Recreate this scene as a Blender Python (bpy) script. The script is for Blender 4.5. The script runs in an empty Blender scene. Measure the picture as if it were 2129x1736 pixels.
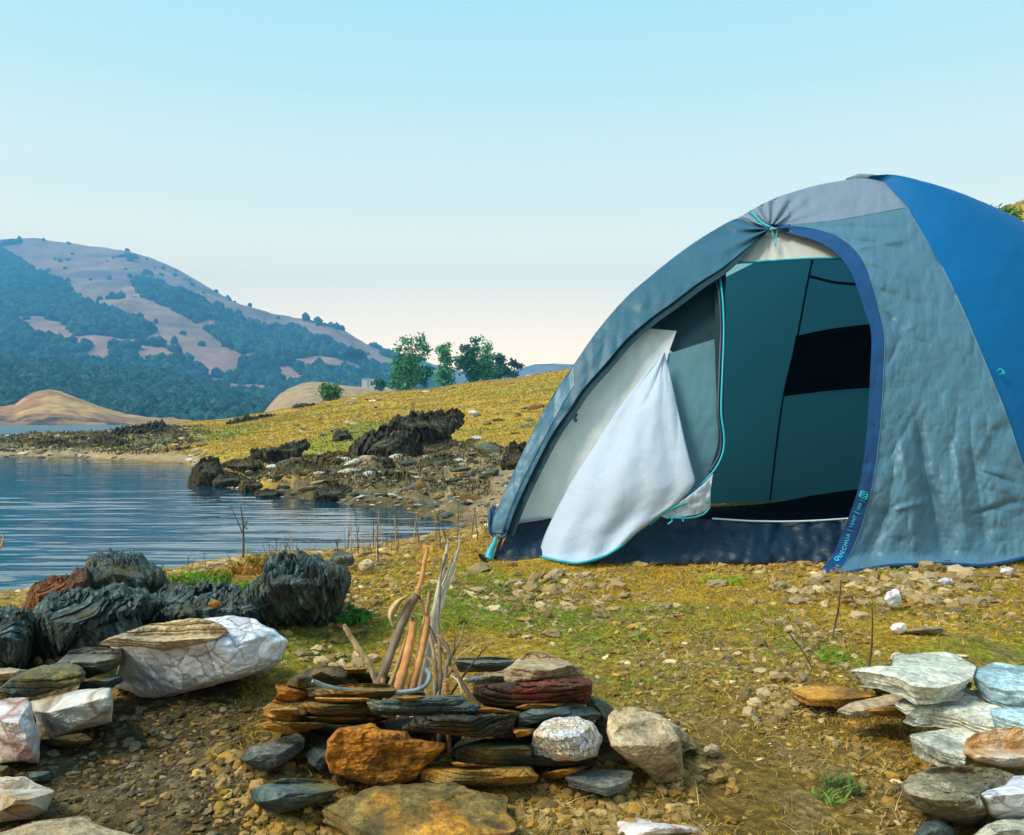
import bpy, math, random
import numpy as np
from mathutils import Vector
S=bpy.context.scene
random.seed(7); RNG=np.random.default_rng(11)
R=math.radians
# ---------------- camera, sky, sun, exposure ----------------
EYE=0.5; F=1738.0; CX=1064.0; CY=868.0     # picture is read on a 2128 x 1736 grid
cam_d=bpy.data.cameras.new('camera'); cam=bpy.data.objects.new('camera',cam_d); S.collection.objects.link(cam)
cam.location=(0,0,EYE); cam.rotation_euler=(R(90),0,0)
cam_d.sensor_fit='HORIZONTAL'; cam_d.sensor_width=36; cam_d.lens=36*F/2128
cam_d.clip_start=0.05; cam_d.clip_end=9000
S.camera=cam
SUN_EL=R(50); SUN_AZ=R(248)   # azimuth clockwise from +Y
W=bpy.data.worlds.new('World'); S.world=W; W.use_nodes=True
wn=W.node_tree; wn.nodes.clear()
sky=wn.nodes.new('ShaderNodeTexSky'); sky.sky_type='NISHITA'; sky.sun_disc=False
sky.sun_elevation=SUN_EL; sky.sun_rotation=SUN_AZ; sky.air_density=1.0; sky.dust_density=1.5; sky.ozone_density=1.0
tc=wn.nodes.new('ShaderNodeTexCoord'); sep=wn.nodes.new('ShaderNodeSeparateXYZ')
wn.links.new(tc.outputs['Generated'],sep.inputs[0])
mr=wn.nodes.new('ShaderNodeMapRange'); mr.inputs['From Min'].default_value=-0.02; mr.inputs['From Max'].default_value=0.62
wn.links.new(sep.outputs['Z'],mr.inputs['Value'])
rp=wn.nodes.new('ShaderNodeValToRGB')
SKYK=[(0.0,(3.1,2.0,1.08)),(.14,(3.0,2.0,1.08)),(.18,(2.6,1.85,1.03)),(.27,(2.0,1.58,.94)),(.41,(1.12,1.12,.84)),(.59,(.63,.84,.77)),(.715,(.47,.75,.78)),(1.0,(.34,.62,.78))]
e=rp.color_ramp.elements
while len(e)<len(SKYK): e.new(0.5)
for i,(p,c) in enumerate(SKYK): e[i].position=p; e[i].color=(*c,1)
wn.links.new(mr.outputs[0],rp.inputs[0])
sc_=wn.nodes.new('ShaderNodeMix'); sc_.data_type='RGBA'; sc_.blend_type='MULTIPLY'; sc_.inputs[0].default_value=1
SKYG=4.6
sc_.inputs[7].default_value=(SKYG,SKYG,SKYG,1)
wn.links.new(rp.outputs[0],sc_.inputs[6])
mx=wn.nodes.new('ShaderNodeMix'); mx.data_type='RGBA'; mx.inputs[0].default_value=0.93
wn.links.new(sky.outputs[0],mx.inputs[6]); wn.links.new(sc_.outputs[2],mx.inputs[7])
bg=wn.nodes.new('ShaderNodeBackground'); bg.inputs[1].default_value=0.12
wn.links.new(mx.outputs[2],bg.inputs[0])
wo=wn.nodes.new('ShaderNodeOutputWorld'); wn.links.new(bg.outputs[0],wo.inputs[0])
sd=bpy.data.lights.new('sun','SUN'); sd.energy=2.2; sd.angle=R(22); sd.color=(1.0,0.87,0.66)
sun=bpy.data.objects.new('sun',sd); S.collection.objects.link(sun)
d=Vector((math.sin(SUN_AZ)*math.cos(SUN_EL),math.cos(SUN_AZ)*math.cos(SUN_EL),math.sin(SUN_EL)))
sun.rotation_euler=d.to_track_quat('Z','Y').to_euler()
S.view_settings.view_transform='Standard'; S.view_settings.look='None'; S.view_settings.gamma=1
S.view_settings.exposure=1.4
S.render.engine='CYCLES'
S.cycles.volume_bounces=0
S.cycles.transparent_max_bounces=12

# ---------------- helpers ----------------
def lin(h):
    h=h.lstrip('#'); o=[]
    for i in (0,2,4):
        v=int(h[i:i+2],16)/255; o.append(v/12.92 if v<.04045 else ((v+.055)/1.055)**2.4)
    return tuple(o)
def P(px,py,y):
    return np.stack([(np.asarray(px,float)-CX)/F*y,np.asarray(y,float)+0*np.asarray(px,float),EYE-(np.asarray(py,float)-CY)/F*y],-1)
def zz(py,dd): return EYE-(py-CY)/F*dd
def h3(ix,iy,iz,s):
    n=(ix.astype(np.int64)*374761393+iy.astype(np.int64)*668265263+iz.astype(np.int64)*2147483647+s*1274126177)&0xffffffff
    n=((n^(n>>13))*1274126177)&0xffffffff; n=((n^(n>>16))*2246822519)&0xffffffff; n=n^(n>>15)
    return (n&0xffffff)/float(0x7fffff)-1.0
def vn(p,s=0):
    p=np.asarray(p,float); f=np.floor(p); t=p-f; i=f.astype(np.int64); t=t*t*t*(t*(t*6-15)+10)
    r=0
    for a in (0,1):
        wa=t[...,0] if a else 1-t[...,0]
        for b in (0,1):
            wb=t[...,1] if b else 1-t[...,1]
            for c in (0,1):
                wc=t[...,2] if c else 1-t[...,2]
                r=r+wa*wb*wc*h3(i[...,0]+a,i[...,1]+b,i[...,2]+c,s)
    return r
def fbm(p,o=4,s=0,g=.5):
    r=0;a=1;n=0
    p=np.asarray(p,float)
    for k in range(o):
        r=r+a*vn(p*2**k+17.3*k,s+k); n+=a; a*=g
    return r/n
def ridg(p,o=4,s=0):
    r=0;a=1;n=0
    for k in range(o):
        r=r+a*(1-2*np.abs(vn(p*2**k+9.1*k,s+k))); n+=a; a*=.5
    return r/n
def sm(a,b,x):
    t=np.clip((x-a)/(b-a),0,1); return t*t*(3-2*t)
def inpoly(px,py,poly):
    r=np.zeros(np.shape(px),bool); n=len(poly)
    for i in range(n):
        x1,y1=poly[i]; x2,y2=poly[(i+1)%n]
        if y1==y2: continue
        c=((y1>py)!=(y2>py))&(px<(x2-x1)*(py-y1)/(y2-y1)+x1); r^=c
    return r
def mk(name,V,Fs,mat,parent=None,smooth=True,col=None,center=False,label=None,cat=None,group=None,kind=None):
    V=np.asarray(V,float).reshape(-1,3)
    if not isinstance(Fs,list): Fs=[Fs]
    Fs=[np.asarray(f,np.int32) for f in Fs if len(f)]
    me=bpy.data.meshes.new(name); off=np.zeros(3)
    if center: off=np.array([(V[:,0].min()+V[:,0].max())/2,(V[:,1].min()+V[:,1].max())/2,V[:,2].min()]); V=V-off
    me.vertices.add(len(V)); me.vertices.foreach_set('co',V.astype(np.float32).ravel())
    tot=np.concatenate([np.full(len(f),f.shape[1],np.int32) for f in Fs]); st=np.concatenate([[0],np.cumsum(tot)[:-1]]).astype(np.int32)
    vi=np.concatenate([f.ravel() for f in Fs])
    me.loops.add(len(vi)); me.loops.foreach_set('vertex_index',vi)
    me.polygons.add(len(tot)); me.polygons.foreach_set('loop_start',st); me.polygons.foreach_set('loop_total',tot)
    me.polygons.foreach_set('use_smooth',np.full(len(tot),smooth))
    if col is not None:
        a=me.color_attributes.new('Col','FLOAT_COLOR','POINT'); c=np.ones((len(V),4),np.float32); c[:,:3]=col; a.data.foreach_set('color',c.ravel())
    me.update(calc_edges=True); me.validate()
    if mat: me.materials.append(mat)
    o=bpy.data.objects.new(name,me); S.collection.objects.link(o); o.location=off
    if parent: o.parent=parent
    tag(o,label,cat,group,kind)
    return o
def tag(o,label=None,cat=None,group=None,kind=None):
    if label: o['label']=label
    if cat: o['category']=cat
    if group: o['group']=group
    if kind: o['kind']=kind
    return o
def empty(name,loc,label,cat,group=None):
    o=bpy.data.objects.new(name,None); S.collection.objects.link(o); o.location=loc; o.empty_display_size=.1
    return tag(o,label,cat,group)
def gridf(n,m,wrap=False):
    i=np.arange(n-1)[:,None]; j=np.arange(m if wrap else m-1)[None,:]; j2=(j+1)%m
    return np.stack([i*m+j,i*m+j2,(i+1)*m+j2,(i+1)*m+j],-1).reshape(-1,4)
def curve(pts,n):
    """resample a polyline (any dims) smoothly to n points"""
    p=np.asarray(pts,float); k=len(p)
    s=np.concatenate([[0],np.cumsum(np.linalg.norm(np.diff(p[:,:2] if p.shape[1]<3 else p,axis=0),axis=1))]); s/=s[-1]
    t=np.linspace(0,1,n)
    if k<3: return np.stack([np.interp(t,s,p[:,c]) for c in range(p.shape[1])],-1)
    m=np.zeros_like(p)
    m[1:-1]=(p[2:]-p[:-2])/(s[2:]-s[:-2])[:,None]; m[0]=(p[1]-p[0])/(s[1]-s[0]); m[-1]=(p[-1]-p[-2])/(s[-1]-s[-2])
    i=np.clip(np.searchsorted(s,t,side='right')-1,0,k-2); h=(s[i+1]-s[i]); u=((t-s[i])/h)[:,None]; h=h[:,None]
    return (2*u**3-3*u**2+1)*p[i]+(u**3-2*u**2+u)*h*m[i]+(-2*u**3+3*u**2)*p[i+1]+(u**3-u**2)*h*m[i+1]
def tube(pts,rad,n=8,cap=True,ell=1.0):
    p=np.asarray(pts,float); m=len(p); rad=np.broadcast_to(np.asarray(rad,float),(m,))
    T=np.gradient(p,axis=0); T/=np.linalg.norm(T,axis=1)[:,None]+1e-12
    up=np.array([0.13,0.91,0.31]); A=np.cross(T,up); A/=np.linalg.norm(A,axis=1)[:,None]+1e-9; B=np.cross(T,A)
    an=np.linspace(0,2*math.pi,n,endpoint=False)
    V=p[:,None]+rad[:,None,None]*(np.cos(an)[None,:,None]*A[:,None]+ell*np.sin(an)[None,:,None]*B[:,None])
    Fq=gridf(m,n,True); V=V.reshape(-1,3); Ft=[]
    if cap:
        V=np.concatenate([V,p[:1],p[-1:]]); a=m*n
        Ft=[(j,(j+1)%n,a) for j in range(n)]+[((m-1)*n+(j+1)%n,(m-1)*n+j,a+1) for j in range(n)]
    return V,Fq,np.array(Ft,np.int32).reshape(-1,3)
def join(parts):
    V=[];Q=[];T=[];o=0
    for v,q,t in parts:
        V.append(v); 
        if len(q): Q.append(np.asarray(q)+o)
        if len(t): T.append(np.asarray(t)+o)
        o+=len(v)
    return np.concatenate(V),[np.concatenate(x) for x in (Q,T) if x]
def ico(sub):
    import bmesh
    bm=bmesh.new(); bmesh.ops.create_icosphere(bm,subdivisions=sub,radius=1); bm.verts.ensure_lookup_table()
    V=np.array([v.co[:] for v in bm.verts]); Fc=np.array([[v.index for v in f.verts] for f in bm.faces]); bm.free(); return V,Fc
def tile(tmpl,pos,scale,rot,col,tilt=None):
    """copies of a few template meshes merged into one: returns V,F,C"""
    Vs=[];Fc=[];Cs=[];o=0; n=len(pos); w=np.arange(n)%len(tmpl)
    scale=np.asarray(scale,float); 
    if scale.ndim==1: scale=np.repeat(scale[:,None],3,1)
    for k,(tv,tf) in enumerate(tmpl):
        I=np.where(w==k)[0]
        if not len(I): continue
        v=tv[None]*scale[I][:,None]
        if tilt is not None:
            ct,st=np.cos(tilt[I])[:,None],np.sin(tilt[I])[:,None]
            v=np.stack([v[...,0],v[...,1]*ct-v[...,2]*st,v[...,1]*st+v[...,2]*ct],-1)
        c,s=np.cos(rot[I])[:,None],np.sin(rot[I])[:,None]
        v=np.stack([v[...,0]*c-v[...,1]*s,v[...,0]*s+v[...,1]*c,v[...,2]],-1)+pos[I][:,None]
        m=len(tv)
        Vs.append(v.reshape(-1,3)); Fc.append((tf[None]+(np.arange(len(I))*m)[:,None,None]+o).reshape(-1,tf.shape[1]))
        Cs.append(np.repeat(col[I],m,0)); o+=m*len(I)
    return np.concatenate(Vs),np.concatenate(Fc),np.concatenate(Cs)

# ---------------- materials ----------------
class M:
    def __init__(s,name):
        s.m=bpy.data.materials.new(name); s.m.use_nodes=True; s.t=s.m.node_tree; s.t.nodes.clear()
        s.out=s.n('ShaderNodeOutputMaterial'); s.b=s.n('ShaderNodeBsdfPrincipled'); s.l(s.b,0,s.out,0)
    def n(s,k,**kw):
        x=s.t.nodes.new(k)
        for a,v in kw.items(): setattr(x,a,v)
        return x
    def l(s,a,i,b,j): s.t.links.new(a.outputs[i],b.inputs[j])
    def coord(s,kind='Object',scale=(1,1,1),rnd=True,rot=(0,0,0)):
        t=s.n('ShaderNodeTexCoord'); mp=s.n('ShaderNodeMapping'); mp.inputs['Scale'].default_value=scale; mp.inputs['Rotation'].default_value=rot
        if rnd:
            oi=s.n('ShaderNodeObjectInfo'); vm=s.n('ShaderNodeVectorMath',operation='SCALE'); vm.inputs[0].default_value=(37,17,29)
            s.l(oi,'Random',vm,3); ad=s.n('ShaderNodeVectorMath',operation='ADD'); s.l(t,kind,ad,0); s.l(vm,0,ad,1); s.l(ad,0,mp,0)
        else: s.l(t,kind,mp,0)
        return mp
    def noise(s,c,scale,det=6,rough=.6,dist=0):
        x=s.n('ShaderNodeTexNoise'); x.inputs['Scale'].default_value=scale; x.inputs['Detail'].default_value=det; x.inputs['Roughness'].default_value=rough; x.inputs['Distortion'].default_value=dist
        s.l(c,0,x,'Vector'); return x
    def voro(s,c,scale,feat='F1'):
        x=s.n('ShaderNodeTexVoronoi',feature=feat); x.inputs['Scale'].default_value=scale; s.l(c,0,x,'Vector'); return x
    def ramp(s,src,si,stops,interp='LINEAR'):
        r=s.n('ShaderNodeValToRGB'); r.color_ramp.interpolation=interp; e=r.color_ramp.elements
        while len(e)<len(stops): e.new(.5)
        for k,(p,c) in enumerate(stops): e[k].position=p; e[k].color=(*c,1) if not isinstance(c,(int,float)) else (c,c,c,1)
        s.l(src,si,r,0); return r
    def mix(s,fac,fi,a,ai,b,bi,mode='MIX'):
        x=s.n('ShaderNodeMix',data_type='RGBA',blend_type=mode)
        if isinstance(fac,(int,float)): x.inputs[0].default_value=fac
        else: s.l(fac,fi,x,0)
        for node,idx,slot in ((a,ai,6),(b,bi,7)):
            if isinstance(node,tuple): x.inputs[slot].default_value=(*node,1)
            else: s.l(node,idx,x,slot)
        return x
    def bump(s,src,si,strength,dist,prev=None):
        b=s.n('ShaderNodeBump'); b.inputs['Strength'].default_value=strength; b.inputs['Distance'].default_value=dist
        s.l(src,si,b,'Height')
        if prev: s.l(prev,0,b,'Normal')
        return b
    def fin(s,col=None,ci=2,normal=None,rough=.85,spec=.3):
        if isinstance(col,tuple): s.b.inputs['Base Color'].default_value=(*col,1)
        elif col: s.l(col,ci,s.b,'Base Color')
        if normal: s.l(normal,0,s.b,'Normal')
        s.b.inputs['Roughness'].default_value=rough; s.b.inputs['Specular IOR Level'].default_value=spec
        return s.m
def slate(name,dark,mid,light,stain=(.45,.25,.05),amt=.5,scale=1,rough=.75,vert=False,lich=.0,zst=34):
    dark,mid,light,stain=[tuple(min(.8,v*1.18) for v in q) for q in (dark,mid,light,stain)]
    m=M(name); st=(6,6,zst) if not vert else (48,48,10)
    c=m.coord(scale=tuple(x*scale for x in st)); c2=m.coord(scale=(scale,)*3)
    n=m.noise(c,1,8,.65,.6); r=m.ramp(n,0,[(.28,dark),(.5,mid),(.72,light)])
    n2=m.noise(c2,9,5,.6); k=m.ramp(n2,0,[(1-amt-.07,0.0),(1-amt+.07,1.0)])
    x=m.mix(k,0,r,0,stain,0,'MIX'); x2=m.mix(.7,0,x,2,r,0,'OVERLAY')
    n3=m.noise(c2,120,4,.7); r3=m.ramp(n3,0,[(.35,.5),(.65,1.4)]); x3=m.mix(.85,0,x2,2,r3,0,'MULTIPLY'); n5=m.noise(c2,22,7,.75); r5=m.ramp(n5,0,[(.33,.55),(.5,1.0),(.68,1.5)]); x3=m.mix(.8,0,x3,2,r5,0,'MULTIPLY')
    last=x3
    if lich>0:
        n4=m.noise(c2,30,5,.7); k4=m.ramp(n4,0,[(.60,0.0),(.66,lich)]); last=m.mix(k4,0,x3,2,(.42,.45,.38),0)
    b1=m.bump(n,0,1,.016*1/scale); b1=m.bump(n5,0,.9,.012/scale,b1); b2=m.bump(n3,0,.7,.004,b1)
    return m.fin(last,2,b2,rough,.35)
# ---------------- terrain ----------------
LV=-0.5   # lake level
COLS=[
(-700,[(0,0),(2.3,0),(3.2,-.2),(4.6,-.5),(6,-.9),(20,-.9),(20.7,-.5),(24,zz(930,24)),(31,zz(916,31)),(36,zz(914,36)),(39,-.6),(60,-1),(4000,-1)]),
(0,[(0,0),(2.3,0),(3.2,-.2),(4.67,-.5),(6,-.9),(20,-.9),(20.7,-.5),(24,zz(930,24)),(31,zz(916,31)),(36,zz(914,36)),(39,-.6),(60,-1),(4000,-1)]),
(200,[(0,0),(2.3,.0),(3.4,-.2),(5,-.5),(6.5,-.9),(18,-.9),(19.3,-.5),(22,zz(935,22)),(30,zz(912,30)),(38,zz(902,38)),(43,-.6),(60,-1),(4000,-1)]),
(390,[(0,0),(2.3,0.02),(3.6,-.15),(5.4,-.5),(7,-.9),(15,-.9),(17,-.5),(18.5,-.42),(24,zz(913,24)),(38,zz(879,38)),(48,zz(874,48)),(60,-.8),(70,-1),(4000,-1)]),
(470,[(0,0),(2.3,0.03),(3.6,-.12),(5.85,-.5),(7.5,-.95),(11,-.7),(11.6,-.48),(12.6,zz(988,12.6)),(16,zz(948,16)),(24,zz(903,24)),(40,zz(876,40)),(50,zz(868,50)),(65,-.6),(80,-.8),(4000,-.8)]),
(600,[(0,0),(2.4,0.03),(3.4,-.08),(6,-.48),(7.5,-1),(10,-.7),(10.4,-.48),(12,zz(990,12)),(15,zz(945,15)),(22,zz(895,22)),(35,zz(860,35)),(45,zz(850,45)),(62,.2),(120,.3),(4000,0)]),
(750,[(0,0),(2.6,0),(4,-.16),(6.3,-.49),(7.3,-.8),(8.9,-.7),(9.3,-.5),(11,zz(1005,11)),(14,zz(940,14)),(20,zz(885,20)),(30,zz(843,30)),(43,zz(820,43)),(60,1.2),(120,.8),(4000,0)]),
(900,[(0,0),(2.9,0),(4.5,-.16),(7,-.48),(7.4,-.6),(7.9,-.6),(8.3,-.49),(9.5,zz(1045,9.5)),(12,zz(975,12)),(17,zz(900,17)),(25,zz(850,25)),(42,zz(810,42)),(62,1.4),(120,1),(4000,0)]),
(1000,[(0,0),(3.1,0),(4.5,-.12),(6.5,-.36),(7.6,-.45),(9,zz(1040,9)),(12,zz(965,12)),(17,zz(888,17)),(25,zz(832,25)),(40,zz(790,40)),(62,2.6),(120,2),(4000,0)]),
(1190,[(0,0),(3.3,0),(5,-.06),(7,-.1),(10,zz(990,10)),(14,zz(905,14)),(22,zz(835,22)),(38,zz(765,38)),(60,2.8),(120,2),(4000,0)]),
(1600,[(0,0),(6,0),(9,.1),(14,zz(820,14)),(24,zz(720,24)),(42,zz(600,42)),(80,7),(300,5),(4000,0)]),
(2060,[(0,0),(6,0),(9,.3),(14,zz(740,14)),(25,zz(560,25)),(42,zz(436,42)),(80,12),(300,8),(4000,0)]),
(2130,[(0,0),(6,0),(9,.3),(14,zz(735,14)),(25,zz(540,25)),(42,zz(412,42)),(80,13),(300,8),(4000,0)]),
(2900,[(0,0),(6,0),(9,.3),(14,zz(720,14)),(25,zz(520,25)),(42,zz(330,42)),(80,16),(300,8),(4000,0)]),
]
LD=np.linspace(math.log(.2),math.log(4000),900); CPX=np.array([c[0] for c in COLS],float)
TZ=[]
for _,k in COLS:
    k=np.array(k,float); k[:,0]=np.maximum(k[:,0],.1); TZ.append(np.interp(np.exp(LD),k[:,0],k[:,1]))
TZ=np.array(TZ)
ker=np.hanning(17); ker/=ker.sum()
TZ=np.array([np.convolve(np.pad(r,8,mode='edge'),ker,mode='valid') for r in TZ])
GP=np.linspace(-700,2900,361); TG=np.array([np.interp(GP,CPX,TZ[:,j]) for j in range(TZ.shape[1])]).T
kg=np.hanning(7); kg/=kg.sum()
TG=np.apply_along_axis(lambda r:np.convolve(np.pad(r,3,mode='edge'),kg,mode='valid'),0,TG)
def pd(x,y):
    th=np.arctan2(x,y); tc=np.clip(th,R(-45),R(46)); dd=np.hypot(x,y)*np.cos(tc)
    return CX+F*np.tan(tc),dd
def Hg(x,y,detail=True):
    x=np.asarray(x,float); y=np.asarray(y,float)
    px,dd=pd(x,y); l=np.clip((np.log(np.maximum(dd,.2))-LD[0])/(LD[1]-LD[0]),0,len(LD)-1.001); g=np.clip((px+700)/10,0,359.999)
    i=g.astype(int); j=l.astype(int); a=g-i; b=l-j
    z=(TG[i,j]*(1-a)+TG[i+1,j]*a)*(1-b)+(TG[i,j+1]*(1-a)+TG[i+1,j+1]*a)*b
    p=np.stack([x,y,0*x],-1)
    for lam,am in ((.05,.05),(.14,.05),(.4,.04),(1.2,.035),(4,.03)):
        w=sm(.012*dd*.7,.012*dd*1.6+.001,np.full(dd.shape,lam))*(1 if lam<.5 else sm(lam*4,lam*9,dd))
        z=z+w*lam*am*vn(p/lam,int(lam*100))
    rk=rockiness(px,dd,x,y)
    z=z+rk*(.17*ridg(p*np.array([1.3,1.3,1]),3,5)+.05*ridg(p*4.1,2,8))*sm(LV-.1,LV+.15,z)
    return z
def rockiness(px,dd,x,y):
    px=px+70*fbm(np.stack([np.asarray(x)*.8+0*px,np.asarray(y)*.5+0*px,0*px],-1),3,88)
    a=sm(380,430,px)*(1-sm(960,1080,px))*sm(7.8,9,dd)*(1-sm(12.5,15,dd))
    b=(1-sm(330,430,px))*sm(19,21,dd)*(1-sm(30,36,dd))
    return np.clip(a+b*1.3,0,1)
def lerpc(a,b,t): return a+(np.asarray(b)-a)*t[...,None]
def gcol(x,y,z):
    px,dd=pd(x,y); p=np.stack([x,y,0*x],-1)
    n1=fbm(p*1.6,4,31); n2=fbm(p*5,4,47); n3=fbm(p*.35,3,59); n4=fbm(p*14,3,63)
    c=np.broadcast_to(np.array([.16,.105,.024]),(*x.shape,3)).copy()
    c=lerpc(c,[.20,.135,.032],sm(-.25,.3,n2))
    c=lerpc(c,[.40,.26,.028],sm(1.3,2.0,dd)*.85)
    c=lerpc(c,[.15,.19,.022],sm(.14,.42,n1+.35*n2)*sm(1.2,1.9,dd)*(1-sm(3.6,5,dd))*.7)
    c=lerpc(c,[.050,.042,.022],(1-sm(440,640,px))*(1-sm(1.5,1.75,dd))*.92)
    c=lerpc(c,[.20,.155,.085],sm(.1,.45,n4)*.5)
    c=lerpc(c,[.30,.23,.13],(1-sm(-.2,-.05,z))*(1-sm(7.5,8.5,dd))*.8)
    rk=rockiness(px,dd,x,y)
    gold=np.array([.36,.245,.04])
    c=lerpc(c,gold,sm(11,15,dd+2*n1)*sm(330,480,px))
    c=lerpc(c,[.21,.22,.035],sm(-.1,.3,n3+.4*n1)*sm(13,16,dd)*(1-sm(28,36,dd))*.8)
    c=lerpc(c,[.20,.12,.03],sm(.15,.45,fbm(p*np.array([.6,.6,1]),4,77))*sm(20,28,dd)*.7)
    c=lerpc(c,[.26,.20,.12],sm(6,8,dd)*(1-sm(11,15,dd+2*n1))*sm(800,1000,px)*.9)
    c=lerpc(c,[.10,.09,.06],rk*sm(-.35,.1,n1+.3*n4)*.9)
    c=lerpc(c,[.30,.24,.14],sm(.25,.4,n4)*rk*.6)
    wet=(1-sm(LV+.02,LV+.10,z)); c=c*(1-.5*wet[...,None])
    c=lerpc(c,[.30,.24,.15],(sm(LV,LV+.05,z)*(1-sm(LV+.1,LV+.25,z)))*sm(14,17,dd)*.9)
    c=lerpc(c,[.24,.20,.09],sm(55,80,dd))
    return c
th=np.concatenate([np.linspace(R(-42),R(43),720),np.linspace(R(43),R(318),92)[1:-1]])
rr=np.concatenate([np.geomspace(.12,.8,24)[:-1],np.geomspace(.8,4,230)[:-1],np.geomspace(4,60,230)[:-1],np.geomspace(60,4500,50)])
RR,TT=np.meshgrid(rr,th,indexing='ij'); gx=RR*np.sin(TT); gy=RR*np.cos(TT); gz=Hg(gx,gy)
gc=gcol(gx,gy,gz)
V=np.stack([gx,gy,gz],-1).reshape(-1,3); n0=len(V)
V=np.concatenate([V,[[0,0,Hg(np.array([0.]),np.array([.01]))[0]]]])
cf=np.array([[ (j+1)%len(th),j,n0] for j in range(len(th))])
g=M('ground_mat')
at=g.n('ShaderNodeVertexColor',layer_name='Col'); c=g.coord('Object',rnd=False)
n1=g.noise(c,55,8,.75); r1=g.ramp(n1,0,[(.3,.35),(.5,1.0),(.72,1.9)])
vo=g.voro(c,95); vr=g.ramp(vo,'Color',[(.1,.5),(.5,.95),(.9,1.9)]); x=g.mix(.85,0,at,0,r1,0,'MULTIPLY'); x=g.mix(.55,0,x,2,vr,0,'MULTIPLY')
n2=g.noise(c,6,8,.7); r2=g.ramp(n2,0,[(.3,.6),(.7,1.5)]); x=g.mix(.7,0,x,2,r2,0,'MULTIPLY')
b=g.bump(vo,'Distance',.8,.006); b=g.bump(n1,0,.9,.012,b); b=g.bump(n2,0,.5,.05,b)
GM=g.fin(x,2,b,.95,.1)
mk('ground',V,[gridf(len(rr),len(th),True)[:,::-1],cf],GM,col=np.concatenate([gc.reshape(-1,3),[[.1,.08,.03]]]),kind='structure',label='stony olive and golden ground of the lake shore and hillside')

# ---------------- water ----------------
w=M('water_mat'); c=w.coord('Object',scale=(1,1,1),rnd=False)
mp=w.n('ShaderNodeMapping'); mp.inputs['Scale'].default_value=(.55,4.6,1); w.l(c,0,mp,0)
na=w.noise(mp,1.0,3,.5,.4)
mp2=w.n('ShaderNodeMapping'); mp2.inputs['Scale'].default_value=(2.2,13,1); w.l(c,0,mp2,0)
nb=w.noise(mp2,1.0,2,.5,.3)
b1=w.bump(na,0,1.0,.008); b2=w.bump(nb,0,1.0,.002,b1)
WM=w.fin((.004,.045,.075),2,b2,.015,.9); gp_=w.n('ShaderNodeNewGeometry'); sx_=w.n('ShaderNodeSeparateXYZ'); w.l(gp_,'Position',sx_,0); mr_=w.n('ShaderNodeMapRange'); mr_.inputs[1].default_value=32; mr_.inputs[2].default_value=60; mr_.inputs[3].default_value=.015; mr_.inputs[4].default_value=.42; w.l(sx_,1,mr_,0); w.l(mr_,0,w.b,'Roughness'); w.b.inputs['IOR'].default_value=1.7
wr_=np.concatenate([np.geomspace(2.5,4,20)[:-1],np.geomspace(4,40,860)[:-1],np.geomspace(40,700,160)]); wp=np.linspace(-1500,1150,330)
WD_,WP_=np.meshgrid(wr_,wp,indexing='ij'); wx=(WP_-CX)/F*WD_; q=np.stack([wx,WD_,0*wx],-1)
gust=.45+.8*sm(-.35,.4,fbm(q*np.array([.16,.30,1]),3,71)); amp=(.6+2.5*(1-sm(5,13,WD_)))*gust*(1-sm(35,60,WD_))
yw=WD_+.10*fbm(q*np.array([.5,.8,1]),2,70)
hw=.0050*vn(np.stack([wx*.55,yw*3.9,0*wx],-1),72)+.0022*vn(np.stack([wx*1.3+yw*.5,yw*8.3,0*wx],-1),73)+.0007*vn(np.stack([wx*3.3,yw*17,0*wx],-1),74)
V=np.stack([wx,WD_,LV+amp*hw],-1)
mk('lake_water',V.reshape(-1,3),gridf(len(wr_),len(wp)),WM,kind='structure',label='rippled blue lake water filling the cove')

# ---------------- distant hills ----------------
def pcol(name,cols,scale,bumpd,tint=None):
    m=M(name); at=m.n('ShaderNodeVertexColor',layer_name='Col'); c=m.coord('Object',rnd=False)
    n=m.noise(c,scale,8,.65); r=m.ramp(n,0,[(.3,.55),(.7,1.45)]); x=m.mix(.8,0,at,0,r,0,'MULTIPLY')
    b=m.bump(n,0,.6,bumpd); return m.fin(x,2,b,.95,.05)
HM=pcol('hill_mat',None,.045,6)
HM2=pcol('small_hill_mat',None,.5,.6)
def hill(name,crest,dc,df,fpy,p,amp,lam,colf,mat,label,nx=420,nt=170,x0=-900,x1=None,seed=0,dside=None):
    cr=np.array(crest,float); x1=x1 or cr[-1,0]; x0=max(x0,cr[0,0])
    px=np.linspace(x0,x1,nx); t=np.linspace(0,1.5,nt); PX,T=np.meshgrid(px,t,indexing='ij')
    cy=np.interp(PX,cr[:,0],cr[:,1]); k=np.hanning(9); k/=k.sum()
    dd=df+(dc-df)*T; zc=EYE-(cy-CY)/F*dc; zf=EYE-(fpy-CY)/F*df-1.0
    tt=np.clip(T,0,1); z=zf+(zc-zf)*tt**p; z=np.where(T>1,zc-(T-1)*(zc-zf)*.9,z)
    X=(PX-CX)/F*dd; pp=np.stack([X/lam,dd/lam,0*X],-1)
    z=z+amp*(fbm(pp,5,seed)+.6*ridg(pp*.8,4,seed+9))*np.sin(math.pi*np.clip(T,0,1))**.7+amp*.06*fbm(pp*9,3,seed)*(T>0.02)
    py=CY-(z-EYE)/dd*F
    V=np.stack([X,dd,z],-1); C=colf(PX,py,V,T)
    mk(name,V.reshape(-1,3),gridf(nx,nt)[:,::-1],mat,col=C.reshape(-1,3),kind='structure',label=label)
    return V,PX,py,T
MC=[(-900,640),(-500,560),(-250,512),(-100,500),(0,497),(60,495),(80,496),(130,503),(200,512),(270,524),(310,535),(340,548),(370,560),(400,578),(480,625),(560,660),(640,695),(700,722),(740,740),(785,753),(820,765),(900,790),(1000,830),(1100,865)]
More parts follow.
